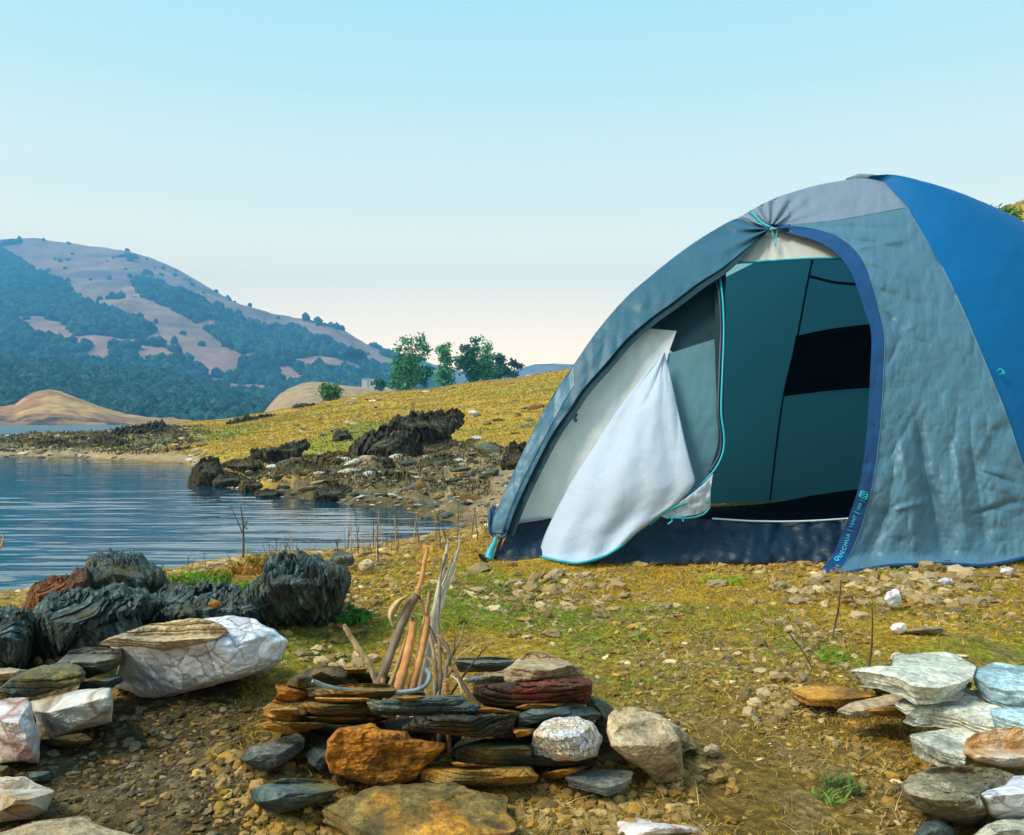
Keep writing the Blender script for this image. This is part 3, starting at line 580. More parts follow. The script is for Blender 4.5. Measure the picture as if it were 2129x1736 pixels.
for z_,pts,yy,mt,sd,lab in [
 (Z5,[(300,1035),(420,1010),(520,1040),(500,1060),(380,1062)],1.185,MYE,151,'thin tan sliver of slate on the layered left edge stone'),
 (Z5,[(560,960),(700,950),(860,965),(900,985),(700,995),(580,985)],1.205,MYE,152,'thin yellowish slate between the two olive slabs of the left wall'),
 (Z5,[(300,1080),(450,1100),(620,1105),(700,1125),(560,1140),(380,1125)],1.19,MSO,153,'flat olive slate under the layered left edge stone'),
 (Z5,[(540,1120),(700,1105),(860,1100),(800,1130),(640,1150)],1.2,MSD,154,'thin dark slate just above the orange rock face'),
 (Z6,[(440,560),(560,550),(700,575),(780,590),(640,600),(480,590)],1.18,MSO,155,'thin olive slate between the dark red stone and the black brown slab'),
 (Z6,[(760,560),(900,520),(1060,515),(1180,530),(1000,555),(850,580)],1.21,MYE,156,'thin tan slate under the dark red stone on the right'),
 (Z6,[(740,700),(820,690),(900,700),(880,740),(780,760)],1.15,MYE,157,'little tan wedge left of the white crystal rock'),
 (Z6,[(300,900),(420,930),(560,945),(700,955),(560,965),(380,955)],1.125,MYE,158,'thin yellow slate lying on the long olive slab'),
 (Z5,[(1010,960),(1120,945),(1200,960),(1130,985),(1030,985)],1.155,MYE,159,'small yellowish chip on the dark blue green front slab'),
 (Z6,[(560,330),(680,320),(700,350),(620,390),(540,385)],1.34,MTA,160,'pale chip of stone left of the pale pinkish top stone'),
 (Z5,[(620,800),(760,785),(860,795),(840,820),(700,830)],1.47,MYE,161,'thin tan slate on the back rim at left')]:
    f('stone',z_,pts,yy,.13,mt,sd,lab,ring,**TH)
# added dark filler stones, standing in for the cavity's shade in the ring gaps
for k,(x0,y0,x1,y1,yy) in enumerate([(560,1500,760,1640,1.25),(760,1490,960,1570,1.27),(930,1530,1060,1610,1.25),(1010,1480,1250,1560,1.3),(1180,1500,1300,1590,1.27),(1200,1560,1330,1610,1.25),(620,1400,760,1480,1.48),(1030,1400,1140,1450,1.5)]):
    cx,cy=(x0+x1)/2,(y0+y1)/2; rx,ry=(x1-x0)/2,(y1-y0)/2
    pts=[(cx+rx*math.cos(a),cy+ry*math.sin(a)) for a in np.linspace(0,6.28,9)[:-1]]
    front_rock('stone',pts,yy,.1,MSD,140+k,'added dark filler stone standing in for shade in the gaps of the ring wall','added filler stones of the fire ring',cat='rock',n=80,rows=20)
# left stones
f('boulder',Z4,[(640,640),(700,600),(860,530),(1140,485),(1330,463),(1480,483),(1600,548),(1672,610),(1642,720),(1562,780),(1400,830),(1200,880),(1000,930),(900,948),(820,925),(660,880),(690,760),(700,700)],1.5,.28,MQ,201,'big white quartz boulder with rusty cracks left of the fire ring',lf,cat='boulder',top=.6,ridge=.35,rough=.06,frq=1.5,n=240,rows=64)
f('stone',Z4,[(565,630),(640,590),(860,515),(1120,478),(1210,485),(1290,520),(1330,560),(1260,605),(1100,640),(950,668),(800,640),(650,645)],1.385,.12,MTA,202,'striped brown slate lying over the left top of the white boulder',lf,top=1.3,ridge=-.4,strat=.05)
f('stone',Z4,[(318,745),(400,670),(520,643),(700,655),(715,735),(640,785),(500,832),(440,760)],1.42,.13,MS,203,'grey slab with pale top leaning on the left end of the white boulder',lf,top=.9,ridge=.05,strat=.04)
f('stone',Z4,[(0,880),(60,830),(200,765),(400,728),(470,760),(500,800),(480,850),(330,892),(190,932),(10,950),(-80,940),(-60,890)],1.34,.15,MSB,204,'ridged blue slate with a yellow green left end in the left row',lf,top=.5,ridge=.1,strat=.08,frq=1.2)
f('stone',Z4,[(470,850),(700,798),(720,840),(650,885),(450,905)],1.4,.12,MSB,205,'thin dark blue slab under the pale topped slab at left',lf,top=.7)
f('stone',Z4,[(180,960),(300,925),(500,890),(642,880),(658,960),(652,1080),(500,1122),(300,1182),(228,1172),(205,1060)],1.3,.17,MQB,206,'brown and white blocky quartz stone under the blue slate at left',lf,top=.4,ridge=.7,strat=.02)
f('stone',Z4,[(-60,960),(60,942),(150,938),(182,970),(192,1040),(232,1150),(225,1325),(130,1305),(0,1325),(-60,1300)],1.19,.18,MQP,207,'white stone with peach stain at the left edge of the photo',lf,top=.5,rough=.08)
f('stone',Z4,[(230,1185),(480,1140),(545,1180),(480,1230),(300,1245)],1.255,.12,MSD,208,'dark low stone in the shade below the brown blocky one',lf)
f('stone',Z4,[(-60,1400),(150,1398),(200,1430),(315,1480),(275,1600),(180,1640),(0,1665),(-60,1660)],1.03,.15,MQB,209,'pale green and white stone low at the left edge',lf,top=1.0,ridge=.0,strat=.04)
s('stone',zoomed(Z4,[(-100,1740),(60,1680),(200,1635),(500,1600),(545,1640),(640,1680),(800,1715),(900,1760),(600,1820),(0,1840)]),.05,.05,MTA,210,'smooth tan slab cut by the bottom left corner of the photo',lf)
f('stone',Z4,[(-50,1330),(50,1335),(68,1380),(60,1405),(-50,1410)],1.15,.08,MSB,211,'small blue stone between two white stones at the left edge',lf,n=90,rows=24)
f('stone',Z4,[(160,1370),(290,1365),(298,1425),(180,1435)],1.14,.08,MSB,212,'small teal stone right of the small blue stone at the left edge',lf,n=90,rows=24)
f('stone',Z4,[(-60,770),(60,765),(170,780),(100,830),(-60,850)],1.55,.1,MTA,213,'thin tan stone behind the ridged blue slate',lf,n=90,rows=24)
# black outcrops at the lake edge
B=dict(cat='black rock',fib=.11,rough=.07,top=.5,boxy=.6,jit=.07,strat=0)
f_=f
def f(nm,z,pts,y,T,mat,sd,lab,grp,**k):
    if 301<=sd<=310:
        a=np.array(pts,float); c=(a.max(0)+a.min(0))/2; hh_=(a[:,1].max()-a[:,1].min())/2; low=np.clip((a[:,1]-c[1])/hh_,0,1); a=c+(a-c)*np.stack([1.12+.22*low,1+0*low],-1); pts=[tuple(q) for q in a]
    return f_(nm,z,pts,y,T,mat,sd,lab,grp,**k)
f('outcrop',Z4,[(470,310),(490,200),(560,112),(640,100),(700,95),(810,108),(842,160),(905,195),(940,270),(930,320),(840,360),(600,370),(500,350)],2.25,.4,MBK,301,'tall dark flat topped rock nearest the water at left',bl,ridge=.3,n=240,rows=64,**B)
f('outcrop',Z4,[(155,430),(200,290),(300,235),(415,228),(430,280),(380,380),(280,440),(200,470)],2.15,.3,MBR,302,'brown streaked rock at the left end of the black rocks',bl,ridge=.2,**B)
f('outcrop',Z4,[(375,350),(390,270),(440,190),(500,185),(520,330),(450,350)],2.12,.25,MBR,303,'rusty orange streaked rock between the brown and the tall dark rock',bl,ridge=.2,**B)
f('outcrop',Z4,[(168,640),(175,560),(200,500),(270,410),(350,340),(480,325),(600,308),(700,290),(830,340),(870,390),(600,490),(450,570),(350,660),(230,722),(168,705)],1.76,.4,MBK,304,'largest smooth black rock sloping down in the middle of the black rocks',bl,ridge=.3,n=240,rows=64,**B)
f('outcrop',Z4,[(-80,430),(60,418),(150,420),(200,470),(190,560),(160,660),(100,745),(0,775),(-80,780)],1.68,.35,MBK,305,'black rock cut by the left edge of the photo behind the stone row',bl,**B)
f('outcrop',Z4,[(400,660),(480,540),(560,480),(700,408),(800,458),(815,545),(600,620),(500,665)],1.76,.3,MBK,306,'black rock just behind the left top of the white boulder',bl,**B)
f('outcrop',Z4,[(880,520),(930,480),(1000,430),(1180,350),(1300,348),(1450,380),(1500,480),(1280,520),(1130,520)],1.9,.3,MBK,307,'low black rock behind the white boulder carrying an orange pebble',bl,**B)
f('outcrop',Z5,[(0,540),(-60,420),(60,380),(170,395),(270,300),(285,215),(330,195),(380,140),(420,160),(490,155),(600,208),(700,258),(725,310),(650,400),(605,500),(530,525),(450,500),(400,530),(330,545),(250,510),(100,520)],1.95,.4,MBK,308,'big shaggy black mound left of the leaning sticks',bl,ridge=.3,n=280,rows=72,**{**B,'fib':.13,'frq':1.5})
f('outcrop',Z4,[(700,400),(900,340),(960,400),(900,480),(800,470)],2.0,.25,MBK,309,'small grey black rock between the largest black rock and the low one',bl,**B)
f('outcrop',Z4,[(840,420),(900,330),(1000,290),(1100,300),(1250,280),(1400,310),(1500,330),(1520,400),(1300,430),(1100,450),(900,460)],2.12,.3,MBK,310,'low grey black ridge joining the largest black rock to the shaggy mound',bl,**B)
# right pile
s('stone',zoomed(Z7,[(560,715),(640,695),(810,690),(815,622),(1000,610),(1180,610),(1330,690),(1302,760),(1230,795),(1100,822),(950,812),(900,790),(840,765),(700,732)]),.115,.030,MPA,401,'large pale grey slab topmost at the back left of the right pile',rp,inset=.25)
s('stone',zoomed(Z7,[(1305,745),(1340,700),(1440,668),(1618,690),(1800,700),(1900,800),(1750,850),(1500,835),(1400,812)]),.11,.03,MBL,402,'pale blue slab at the right edge beside the large pale slab',rp)
s('stone',zoomed(Z7,[(838,925),(870,890),(950,870),(1100,870),(1200,848),(1340,843),(1500,862),(1650,880),(1900,930),(1900,1060),(1610,1085),(1400,1060),(1300,1030),(1200,985),(1000,950),(900,962)]),.075,.028,MPA,403,'longest pale slab with orange patch in the middle of the right pile',rp,inset=.18,terr=.35)
s('stone',zoomed(Z7,[(1410,955),(1500,945),(1618,950),(1850,950),(1850,1060),(1618,1050),(1500,1018),(1420,985)]),.10,.018,MBL,404,'small blue grey slab resting on the longest slab at the right edge',rp)
s('stone',zoomed(Z7,[(180,832),(330,812),(500,818),(620,845),(760,872),(640,888),(500,900),(300,898),(220,865)]),.035,.014,MYE,405,'bright yellow flat stone at the left tip of the right pile',rp,inset=.1)
s('stone',zoomed(Z7,[(470,965),(560,918),(700,890),(850,858),(900,870),(850,925),(640,968),(560,980)]),.045,.012,MTA,406,'flat mauve grey stone between the yellow stone and the longest slab',rp)
f('stone',Z7,[(630,980),(700,955),(860,945),(930,975),(900,1005),(740,1000),(660,1010)],1.33,.1,MYE,407,'orange sliver of stone tucked under the mauve grey one',rp,n=100,rows=24)
f('stone',Z7,[(620,740),(780,740),(900,800),(980,850),(900,872),(720,870),(640,800)],1.42,.12,MSO,408,'dark olive stone under the large pale slab of the right pile',rp,strat=.06)
s('stone',zoomed(Z7,[(918,1110),(1000,1095),(1100,1080),(1290,1048),(1400,1078),(1400,1150),(1290,1190),(1262,1255),(1130,1225),(1060,1190),(980,1150)]),.055,.028,MPA,409,'small triangular pale slab with an orange side in the right pile',rp)
f('stone',Z7,[(1250,1200),(1265,1150),(1330,1110),(1460,1080),(1618,1075),(1850,1085),(1850,1330),(1600,1330),(1480,1320),(1320,1285),(1252,1240)],1.10,.15,MQO,410,'orange topped quartz stone with a white rim at the right edge',rp,top=1.0,ridge=-.5,rough=.06)
f('boulder',Z7,[(858,1430),(930,1370),(1050,1322),(1250,1308),(1450,1330),(1560,1370),(1550,1440),(1420,1500),(1400,1620),(1300,1702),(1180,1662),(1000,1592),(890,1530)],1.01,.2,MSP,411,'large grey boulder speckled with white chips at lower right',rp,cat='boulder',top=.5,ridge=-.1,rough=.09,strat=.0,plate=.12,frq=1.4)
f('stone',Z7,[(1345,1480),(1500,1430),(1560,1375),(1700,1370),(1850,1400),(1850,1620),(1620,1650),(1480,1660),(1400,1600)],0.985,.15,MQ,412,'white quartz stone with dark cracks and rusty right side at the right edge',rp,top=.6)
f('stone',Z7,[(920,1760),(1020,1655),(1100,1638),(1190,1700),(1215,1790),(1000,1820)],0.96,.1,MSB,413,'blue grey stone at the bottom edge left of the last stone',rp)
f('stone',Z7,[(1280,1760),(1400,1665),(1500,1640),(1800,1620),(1800,1830),(1300,1830)],0.95,.12,MPA,414,'pale stone in the bottom right corner of the photo',rp)
# outcrops across the cove (pixel outline, distance)
far='dark outcrops on the far side of the cove'
def fo(pts,y,T,mat,sd,lab,**k): front_rock('outcrop',pts,y,T,mat,sd,lab,far,cat='outcrop',n=200,rows=50,fib=k.pop('fib',.13),rough=.12,top=.9,boxy=.6,frq=1.6,jit=.14,strat=0,**k)
fo([(728,975),(722,948),(740,912),(790,888),(830,880),(870,905),(868,950),(855,975),(800,985)],13.3,1.6,MGD,501,'largest dark shaggy outcrop on the slope across the cove')
fo([(790,900),(815,875),(850,862),(900,855),(962,858),(972,875),(930,905),(880,925),(820,925)],14.2,1.6,MGD,517,'upper brown topped part of the outcrop pair across the cove')
fo([(850,950),(880,915),(930,905),(955,925),(945,955),(890,970)],13.6,1.0,MGR,518,'brownish crumbling rock at the right foot of the largest outcrop')
fo([(385,1012),(398,975),(425,950),(455,953),(465,985),(450,1015),(420,1020)],12.6,.8,MGD,502,'dark pointed outcrop at the tip of the spit across the cove')
fo([(516,955),(520,936),(578,933),(600,922),(638,914),(645,925),(615,950),(570,962)],14.3,.8,MGD,503,'flat dark outcrop above the spit across the cove')
fo([(598,862),(612,842),(650,838),(668,852),(650,868)],40,1.5,MGD,504,'left one of the two dark outcrops on the grassy crest')
fo([(662,860),(675,836),(700,830),(729,824),(728,848),(700,862)],41,1.5,MGD,505,'right one of the two dark outcrops on the grassy crest')
fo([(688,918),(697,897),(722,894),(734,908),(728,920)],16.5,.5,MGD,506,'small dark hump on the grass above the largest outcrop')
fo([(1035,985),(1045,945),(1065,922),(1090,918),(1105,950),(1095,1000),(1060,1010)],11,.6,MGD,507,'dark brushy clump beside the left edge of the tent')
fo([(470,880),(500,870),(560,862),(590,868),(570,880),(500,890)],34,1.0,MGD,508,'low dark ledge at the left end of the grassy crest')
fo([(225,905),(255,890),(300,882),(345,878),(362,895),(330,910),(260,915)],27,1.5,MGD,509,'dark brushy outcrop on the low spit before the far hillock')
fo([(170,935),(190,912),(230,905),(262,915),(270,938),(220,945)],23,1.0,MGD,510,'grey green outcrop on the low spit at left')
fo([(60,940),(80,920),(120,912),(150,925),(150,942),(100,948)],23,1.0,MGD,511,'leftmost low dark outcrop on the spit')
fo([(938,830),(950,818),(985,815),(1000,822),(975,832)],34,.8,MGD,512,'thin dark ledge near the top of the grassy slope')
fo([(560,1000),(575,968),(620,955),(665,960),(690,990),(670,1015),(600,1020)],11.6,1.0,MGR,513,'olive shaggy mound in the middle of the rubble across the cove')
fo([(740,1030),(755,1000),(800,978),(850,985),(870,1020),(820,1045),(770,1048)],10.8,1.0,MGR,514,'straw coloured shaggy mound right of the middle of the rubble')
fo([(640,1045),(650,1020),(700,1005),(735,1015),(740,1050),(690,1058)],10.3,.8,MGD,515,'dark low mound at the waterline in the rubble')
for k_,(cx_,cy_,rx_,ry_,yy_,mt_,lb_) in enumerate([(480,1000,40,20,12.3,MGD,'dark ledge right of the spit tip'),(530,1010,38,18,11.6,MGR,'low brown ledge by the waterline near the spit tip'),(500,970,45,14,13.2,MGR,'flat brown ledge behind the spit tip'),(700,960,50,18,12.8,MGR,'broad brown ledge below the small hump'),(610,985,36,16,12.2,MGD,'dark ledge left of the olive mound'),(690,1000,34,20,11.3,MGR,'grey brown mound between olive and straw mounds'),(780,965,46,18,12.2,MGD,'dark ledge under the largest outcrop'),(860,1035,42,18,10.2,MGR,'low brown mound at the inner end of the bank'),(930,985,44,20,11.8,MGD,'dark ledge at the right end of the rubble'),(900,1010,30,14,11,MGD,'small dark ledge above the inner cove'),(560,1030,34,12,10.8,MGD,'thin dark ledge along the waterline'),(800,1050,36,14,9.9,MGD,'dark rock row at the waterline of the inner cove')]):
    fo([(cx_+rx_*math.cos(a_)*(1+.2*math.sin(3*a_+k_)),cy_+ry_*math.sin(a_)*(1+.25*math.cos(2*a_+k_))) for a_ in np.linspace(0,6.28,11)[:-1]],yy_,.9,mt_,530+k_,lb_)
fo([(860,1000),(880,960),(930,940),(970,955),(975,995),(920,1010)],12,.9,MGR,516,'brown mound right of the largest outcrop')
# scattered loose stones on the cove bank: copies of a few kinds
protos=[]
for k,mt in enumerate([MS,MSD,MTA,MSB,MSO,MPA]):
    a=np.linspace(0,6.28,10)[:-1]; rg=np.random.default_rng(k+50)
    pts=[(1064+100*math.cos(t)*rg.uniform(.75,1.1),868+100*(.34 if k%2 else .5)*math.sin(t)*rg.uniform(.7,1.15)) for t in a]
    o=front_rock('loose_stone',pts,17.38,1.4,mt,600+k,n=64,rows=16,top=.8,rough=.1,strat=.04)
    protos.append(o)
cg='loose stones on the bank across the cove'
used=set(); rg=np.random.default_rng(5); cnt=0
def norm_proto(o):
    v=np.empty(len(o.data.vertices)*3,np.float32); o.data.vertices.foreach_get('co',v); v=v.reshape(-1,3); v-= (v.max(0)+v.min(0))/2; v/= (v[:,0].max()-v[:,0].min())/2
    o.data.vertices.foreach_set('co',v.ravel()); o.data.update()
for o in protos: norm_proto(o)
while cnt<190:
    if cnt<130: px=rg.uniform(400,1010); dd=rg.uniform(8.2,15)
    elif cnt<160: px=rg.uniform(-60,420); dd=rg.uniform(19.5,30)
    else: px=rg.uniform(900,1180); dd=rg.uniform(9,22)
    x=(px-CX)/F*dd; z=float(Hg(np.array([x]),np.array([dd]))[0])
    if z<LV+.02 or (cnt<130 and rockiness(*pd(np.array([x]),np.array([dd])),0,0)[0]<.3): continue
    k=int(rg.integers(6)); o=protos[k]
    if k in used: o=o.copy(); S.collection.objects.link(o)
    used.add(k)
    s_=dd*rg.uniform(.0045,.011)*(1.6 if rg.random()<.15 else 1); o.location=(x,dd,z+s_*.12); o.scale=(s_,s_*rg.uniform(.6,1),s_*rg.uniform(.5,1.0)); o.rotation_euler=(rg.uniform(-.25,.25),rg.uniform(-.25,.25),rg.uniform(0,6.28))
    tag(o,'small loose stone lying in the rubble across the water',"stone",cg); cnt+=1
# ---------------- tent ----------------
def fabric(name,col,rough=.6,trans=.25,bs=.3,bd=.004,spec=.4,weave=True,sc=(9,9,9),tint=None):
    m=M(name); c=m.coord('Object',rnd=False); mp=m.n('ShaderNodeMapping'); mp.inputs['Scale'].default_value=sc; m.l(c,0,mp,0)
    n=m.noise(mp,1,5,.6,1.2); n2=m.noise(c,160,3,.6)
    v=m.voro(mp,.55,'DISTANCE_TO_EDGE'); vr=m.ramp(v,0,[(0,0.0),(.05,1.0)])
    b=m.bump(n,0,bs,bd*4); b=m.bump(vr,0,bs*.16,bd,b); b=m.bump(n2,0,.15,.0006,b)
    r=m.ramp(n2,0,[(.3,.93),(.7,1.06)]); x=m.mix(1,0,col,0,r,0,'MULTIPLY')
    m.fin(x,2,b,rough,spec)
    if trans>0:
        t=m.n('ShaderNodeBsdfTranslucent'); t.inputs[0].default_value=(*(min(1,k*1.2) for k in col),1); m.l(b,0,t,'Normal')
        ms=m.n('ShaderNodeMixShader'); ms.inputs[0].default_value=trans; m.l(m.b,0,ms,1); m.l(t,0,ms,2); m.l(ms,0,m.out,0)
    return m.m
FGREY=fabric('fly_grey_fabric',(.085,.215,.33),.45,.28); FLAV=fabric('fly_top_fabric',(.16,.225,.32),.5,.14)
FTEAL=fabric('fly_strip_fabric',(.04,.15,.25),.5,.35)
FBLUE=fabric('fly_blue_fabric',(.0,.10,.30),.55,.12,spec=.15); FTRIM=fabric('trim_blue_fabric',(.001,.045,.17),.5,.05)
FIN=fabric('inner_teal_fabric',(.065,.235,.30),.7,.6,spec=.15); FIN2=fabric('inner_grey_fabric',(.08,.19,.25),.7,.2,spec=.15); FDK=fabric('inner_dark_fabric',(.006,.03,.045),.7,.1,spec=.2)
FMESH=fabric('white_mesh_fabric',(.86,.93,1.0),.8,.55,spec=.1,bs=.25); FWH=fabric('white_flap_fabric',(.47,.58,.74),.6,.3,spec=.25,bs=.3)
FGS=fabric('groundsheet_fabric',(.002,.016,.040),.5,.0,bs=.5,bd=.006,spec=.35,sc=(6,6,14)); FBL=fabric('black_mesh_fabric',(.002,.010,.016),.9,.05,spec=.05)
FCR=fabric('cream_panel_fabric',(.50,.52,.50),.7,.3,spec=.1)
MT=M('teal_piping_mat').fin((.0,.30,.42),rough=.45,spec=.4); MZ=M('zip_mat').fin((.005,.02,.035),rough=.4); MTX=M('lettering_mat').fin((.05,.62,.88),rough=.6); MPL=M('peg_plastic_mat').fin((.01,.012,.014),rough=.4); MWT=M('white_thread_mat').fin((.45,.62,.72),rough=.6)
DT=np.array([(300,4.0),(372,3.85),(400,3.72),(450,3.58),(500,3.46),(600,3.29),(700,3.17),(850,3.05),(1000,2.97),(1100,2.93),(1165,2.90),(1195,2.76),(1300,2.6)])
DS=np.interp(np.arange(300,1300),DT[:,0],DT[:,1]); kk=np.hanning(61); kk/=kk.sum(); DS=np.convolve(np.pad(DS,30,mode='edge'),kk,mode='valid')
def D0(py): return np.interp(py,np.arange(300,1300),DS)
Lc=curve([(1015,1165),(1022,1110),(1040,1045),(1100,915),(1145,830),(1190,762),(1240,690),(1300,620),(1400,535),(1460,492),(1530,455),(1600,417),(1700,385),(1765,374),(1800,371)],80)
Rc=curve([(1835,378),(1860,405),(1892,445),(1925,500),(1955,550),(1985,610),(2010,665),(2035,725),(2060,785),(2090,860),(2115,935),(2140,1010),(2170,1090),(2200,1150)],80)
def FD(px,py):
    px=np.asarray(px,float); py=np.asarray(py,float)
    l=np.interp(py,Lc[::-1,1],Lc[::-1,0]); r=np.interp(py,Rc[:,1],Rc[:,0]); s=np.clip((px-l)/np.maximum(r-l,1),0,1)
    return D0(py)-.14*np.sin(math.pi*s)*sm(372,600,py)*(1-.5*sm(950,1180,py))
def lift(px,py,off=0): return P(px,py,FD(px,py)+off)
def seg(px,py,ax,ay,bx,by):
    """signed distance and parameter to a segment"""
    dx,dy=bx-ax,by-ay; L=math.hypot(dx,dy); t=((px-ax)*dx+(py-ay)*dy)/L/L; dd=((px-ax)*-dy+(py-ay)*dx)/L
    return dd,t
CREASES=[ # ax,ay,bx,by,width,amp(m, + away)
 (1905,880,1960,1160,22,.035),(1870,900,1905,1150,20,-.018),(1985,930,2010,1150,16,-.015),(2020,940,2050,1140,14,.014),
 (1845,1060,1800,1180,18,.015),(1840,650,1880,690,8,.012),(1870,690,1900,680,6,-.008),(1845,760,1870,700,7,.01),(1905,705,1935,720,5,.006),
 (1780,500,1890,520,9,.014),(1790,540,1900,580,10,-.013),(1700,470,1880,478,8,.010),(1820,600,1930,640,9,.010),(1770,520,1880,500,6,-.008),
 (2040,980,2120,1010,6,.008),(2020,1070,2120,1040,7,.01),(1860,1060,1930,1040,8,-.01),(1850,950,1900,860,9,.008)]
def wr(px,py,amp=1.0,seed=1):
    p=np.stack([px/90,py/140,0*px+seed],-1); w=.016*fbm(p,4,seed)+.007*ridg(p*2.7,3,seed+4)+.010*np.maximum(0,ridg(np.stack([px/120+py/260,py/150-px/400,0*px+2],-1),2,seed+14)-.35)
    w=w-.012*np.abs(vn(np.stack([px/120+py/300,py/190-px/300,0*px+seed],-1),seed+20))-.0035*np.abs(vn(np.stack([px/42-py/120,py/66+px/130,0*px+seed],-1),seed+21))
    w=w+.002*ridg(np.stack([px/26+py/60,py/34-px/80,0*px],-1),2,seed+8)
    for ax,ay,bx,by,wd,a in CREASES:
        dd,t=seg(px,py,ax,ay,bx,by); wd2=wd*(.5+.9*np.clip(t,0,1)); w=w+1.15*a*np.exp(-np.abs(dd/wd2)**1.5)*sm(-.12,.2,t)*(1-sm(.8,1.12,t))
    # folds that radiate from the tie point
    r=np.hypot(px-1598,py-478); an=np.arctan2(py-478,px-1598)
    w=w+.030*np.sin(an*13+.4)*sm(0,18,r)*np.exp(-r/95)*(px<1640)
    w=w+.010*np.sin(an*21+.9)*sm(0,18,r)*np.exp(-r/110)*(px>=1600)*(py<475)
    return w*amp
def patch(name,A,B,n,m,mat,parent,off=0,wamp=1,seed=1,depth=None,thick=0,**k):
    """ruled patch between two traced curves (A,B: pixel polylines), lifted on the tent's surface"""
    a=curve(A,n); b=curve(B,n); t=np.linspace(0,1,m)[None,:,None]; G=a[:,None]*(1-t)+b[:,None]*t
    px,py=G[...,0],G[...,1]; y=(FD(px,py) if depth is None else depth(px,py))+off+wr(px,py,wamp,seed)
    V=P(px,py,y)
    if 'zmin' in k: V[...,2]=np.maximum(V[...,2],k.pop('zmin'))
    o=mk(name,V.reshape(-1,3),gridf(n,m),mat,parent,**k)
    if thick:
        md=o.modifiers.new('thickness','SOLIDIFY'); md.thickness=thick; md.offset=0
    return o
tent=empty('dome_tent',(0,0,0),'grey and blue dome tent with open white flapped door facing the fire ring','tent')
TO=[(1600,466),(1650,470),(1700,478),(1740,492),(1770,513),(1795,545),(1812,590),(1826,640),(1838,700),(1836,780),(1832,860),(1824,940),(1812,1015),(1795,1080),(1775,1135),(1760,1165),(1735,1196)]
TI=[(1600,470),(1640,484),(1680,495),(1715,510),(1743,531),(1765,560),(1780,595),(1795,640),(1810,690),(1808,780),(1804,860),(1798,930),(1786,1005),(1765,1070),(1745,1120),(1728,1158),(1701,1190)]
# left strip of the fly with its gathered upper end
LS=[(1052,1112),(1075,1050),(1110,975),(1150,900),(1185,850),(1210,812),(1260,755),(1300,708),(1350,664),(1400,628),(1450,590),(1500,558),(1545,522),(1580,492),(1600,474)]
LL=[(1019,1108),(1024,1080),(1040,1042),(1070,975),(1100,912),(1145,828),(1190,762),(1240,690),(1300,620),(1350,576),(1400,536),(1460,494),(1510,464),(1535,455),(1590,470)]
patch('fly_left_strip',LL,LS,170,26,FTEAL,tent,0,1,3,thick=.002)
patch('fly_left_lower_panel',[(1020,1107),(1026,1078),(1042,1040),(1072,972),(1103,908),(1148,826),(1192,761)],[(1043,1108),(1056,1070),(1080,1010),(1118,935),(1150,875),(1172,835),(1194,800)],110,14,FGREY,tent,-.004,1,3)
# dark underside turned in along the left strip
UI=[(x+w_,y+w2) for (x,y),w_,w2 in zip(LS,[16,16,16,16,15,14,14,14,14,14,14,12,8,4,0],[2,4,5,5,6,8,8,8,8,8,8,8,6,4,2])]
patch('fly_inside_hem',LS,UI,120,10,FDK,tent,.012,.8,3)
# upper panel up to the peak
TU=[(1535,453),(1600,417),(1650,399),(1700,385),(1735,379),(1765,373),(1790,371),(1812,373),(1838,379)]
TL=[(1600,468),(1650,467),(1700,463),(1745,458),(1790,450),(1820,445),(1850,439),(1870,435),(1888,433)]
patch('fly_top_panel',TU,TL,110,34,FLAV,tent,0,1,3,thick=.002)
# main right panel
RP=[(1888,433),(1925,500),(1955,550),(1985,610),(2010,665),(2035,725),(2060,785),(2090,860),(2115,935),(2140,1010),(2170,1090),(2200,1148)]
a=curve(TO,300); b=curve(RP,300)
def panel_depth(px,py): return FD(px,py)
G=[]
t=np.linspace(0,1,200)
bot=curve([(1735,1196),(1765,1190),(1800,1184),(1850,1176),(1900,1174),(1960,1172),(2000,1174),(2040,1176),(2085,1170),(2128,1160),(2200,1148)],200)
top=curve([(1600,466),(1650,467),(1700,463),(1745,458),(1790,450),(1820,445),(1850,439),(1888,433)],200)
v=np.linspace(0,1,300)[:,None,None]; u=t[None,:,None]
Cn=(1-u)*a[:,None]+u*b[:,None]+(1-v)*top[None]+v*bot[None]-((1-u)*(1-v)*a[0]+u*(1-v)*b[0]+(1-u)*v*a[-1]+u*v*b[-1])
px,py=Cn[...,0],Cn[...,1]; y=FD(px,py)+wr(px,py,1,3); Vp=P(px,py,y); Vp[...,2]=np.maximum(Vp[...,2],-.03)
o=mk('fly_main_panel',Vp.reshape(-1,3),gridf(300,200),FGREY,tent); md=o.modifiers.new('thickness','SOLIDIFY'); md.thickness=.002
patch('door_trim',TO,TI,150,10,FTRIM,tent,-.005,1,3)
# hem and seams as thin tubes
def line(name,pts,r,mat,off=-.004,depth=None,n=90,parent=None,seed=3,wamp=1,**k):
    c=curve(pts,n); y=(FD(c[:,0],c[:,1]) if depth is None else depth(c[:,0],c[:,1]))+off+wr(c[:,0],c[:,1],wamp,seed)
    V,Q,T=tube(P(c[:,0],c[:,1],y),r,6); return mk(name,V,[Q,T],mat,parent or tent,**k)
line('hem',list(map(tuple,bot)),.007,FTRIM,-.002)
line('seam',list(map(tuple,Rc[:74])),.0028,FGREY,-.002)
line('seam',[(1600,467)]+TL[1:],.002,FTEAL,-.002)
line('trim_edge',TO,.0011,FGREY,-.006)
# dark blue hem loop at the left foot
line('hem',[(1019,1060),(1017,1095),(1020,1108),(1030,1116),(1044,1117),(1053,1110)],.005,FTRIM,-.004)
patch('hem_gusset',[(1022,1050),(1018,1085),(1020,1110)],[(1032,1052),(1026,1085),(1032,1112)],20,5,FTRIM,tent,-.006,0,3)
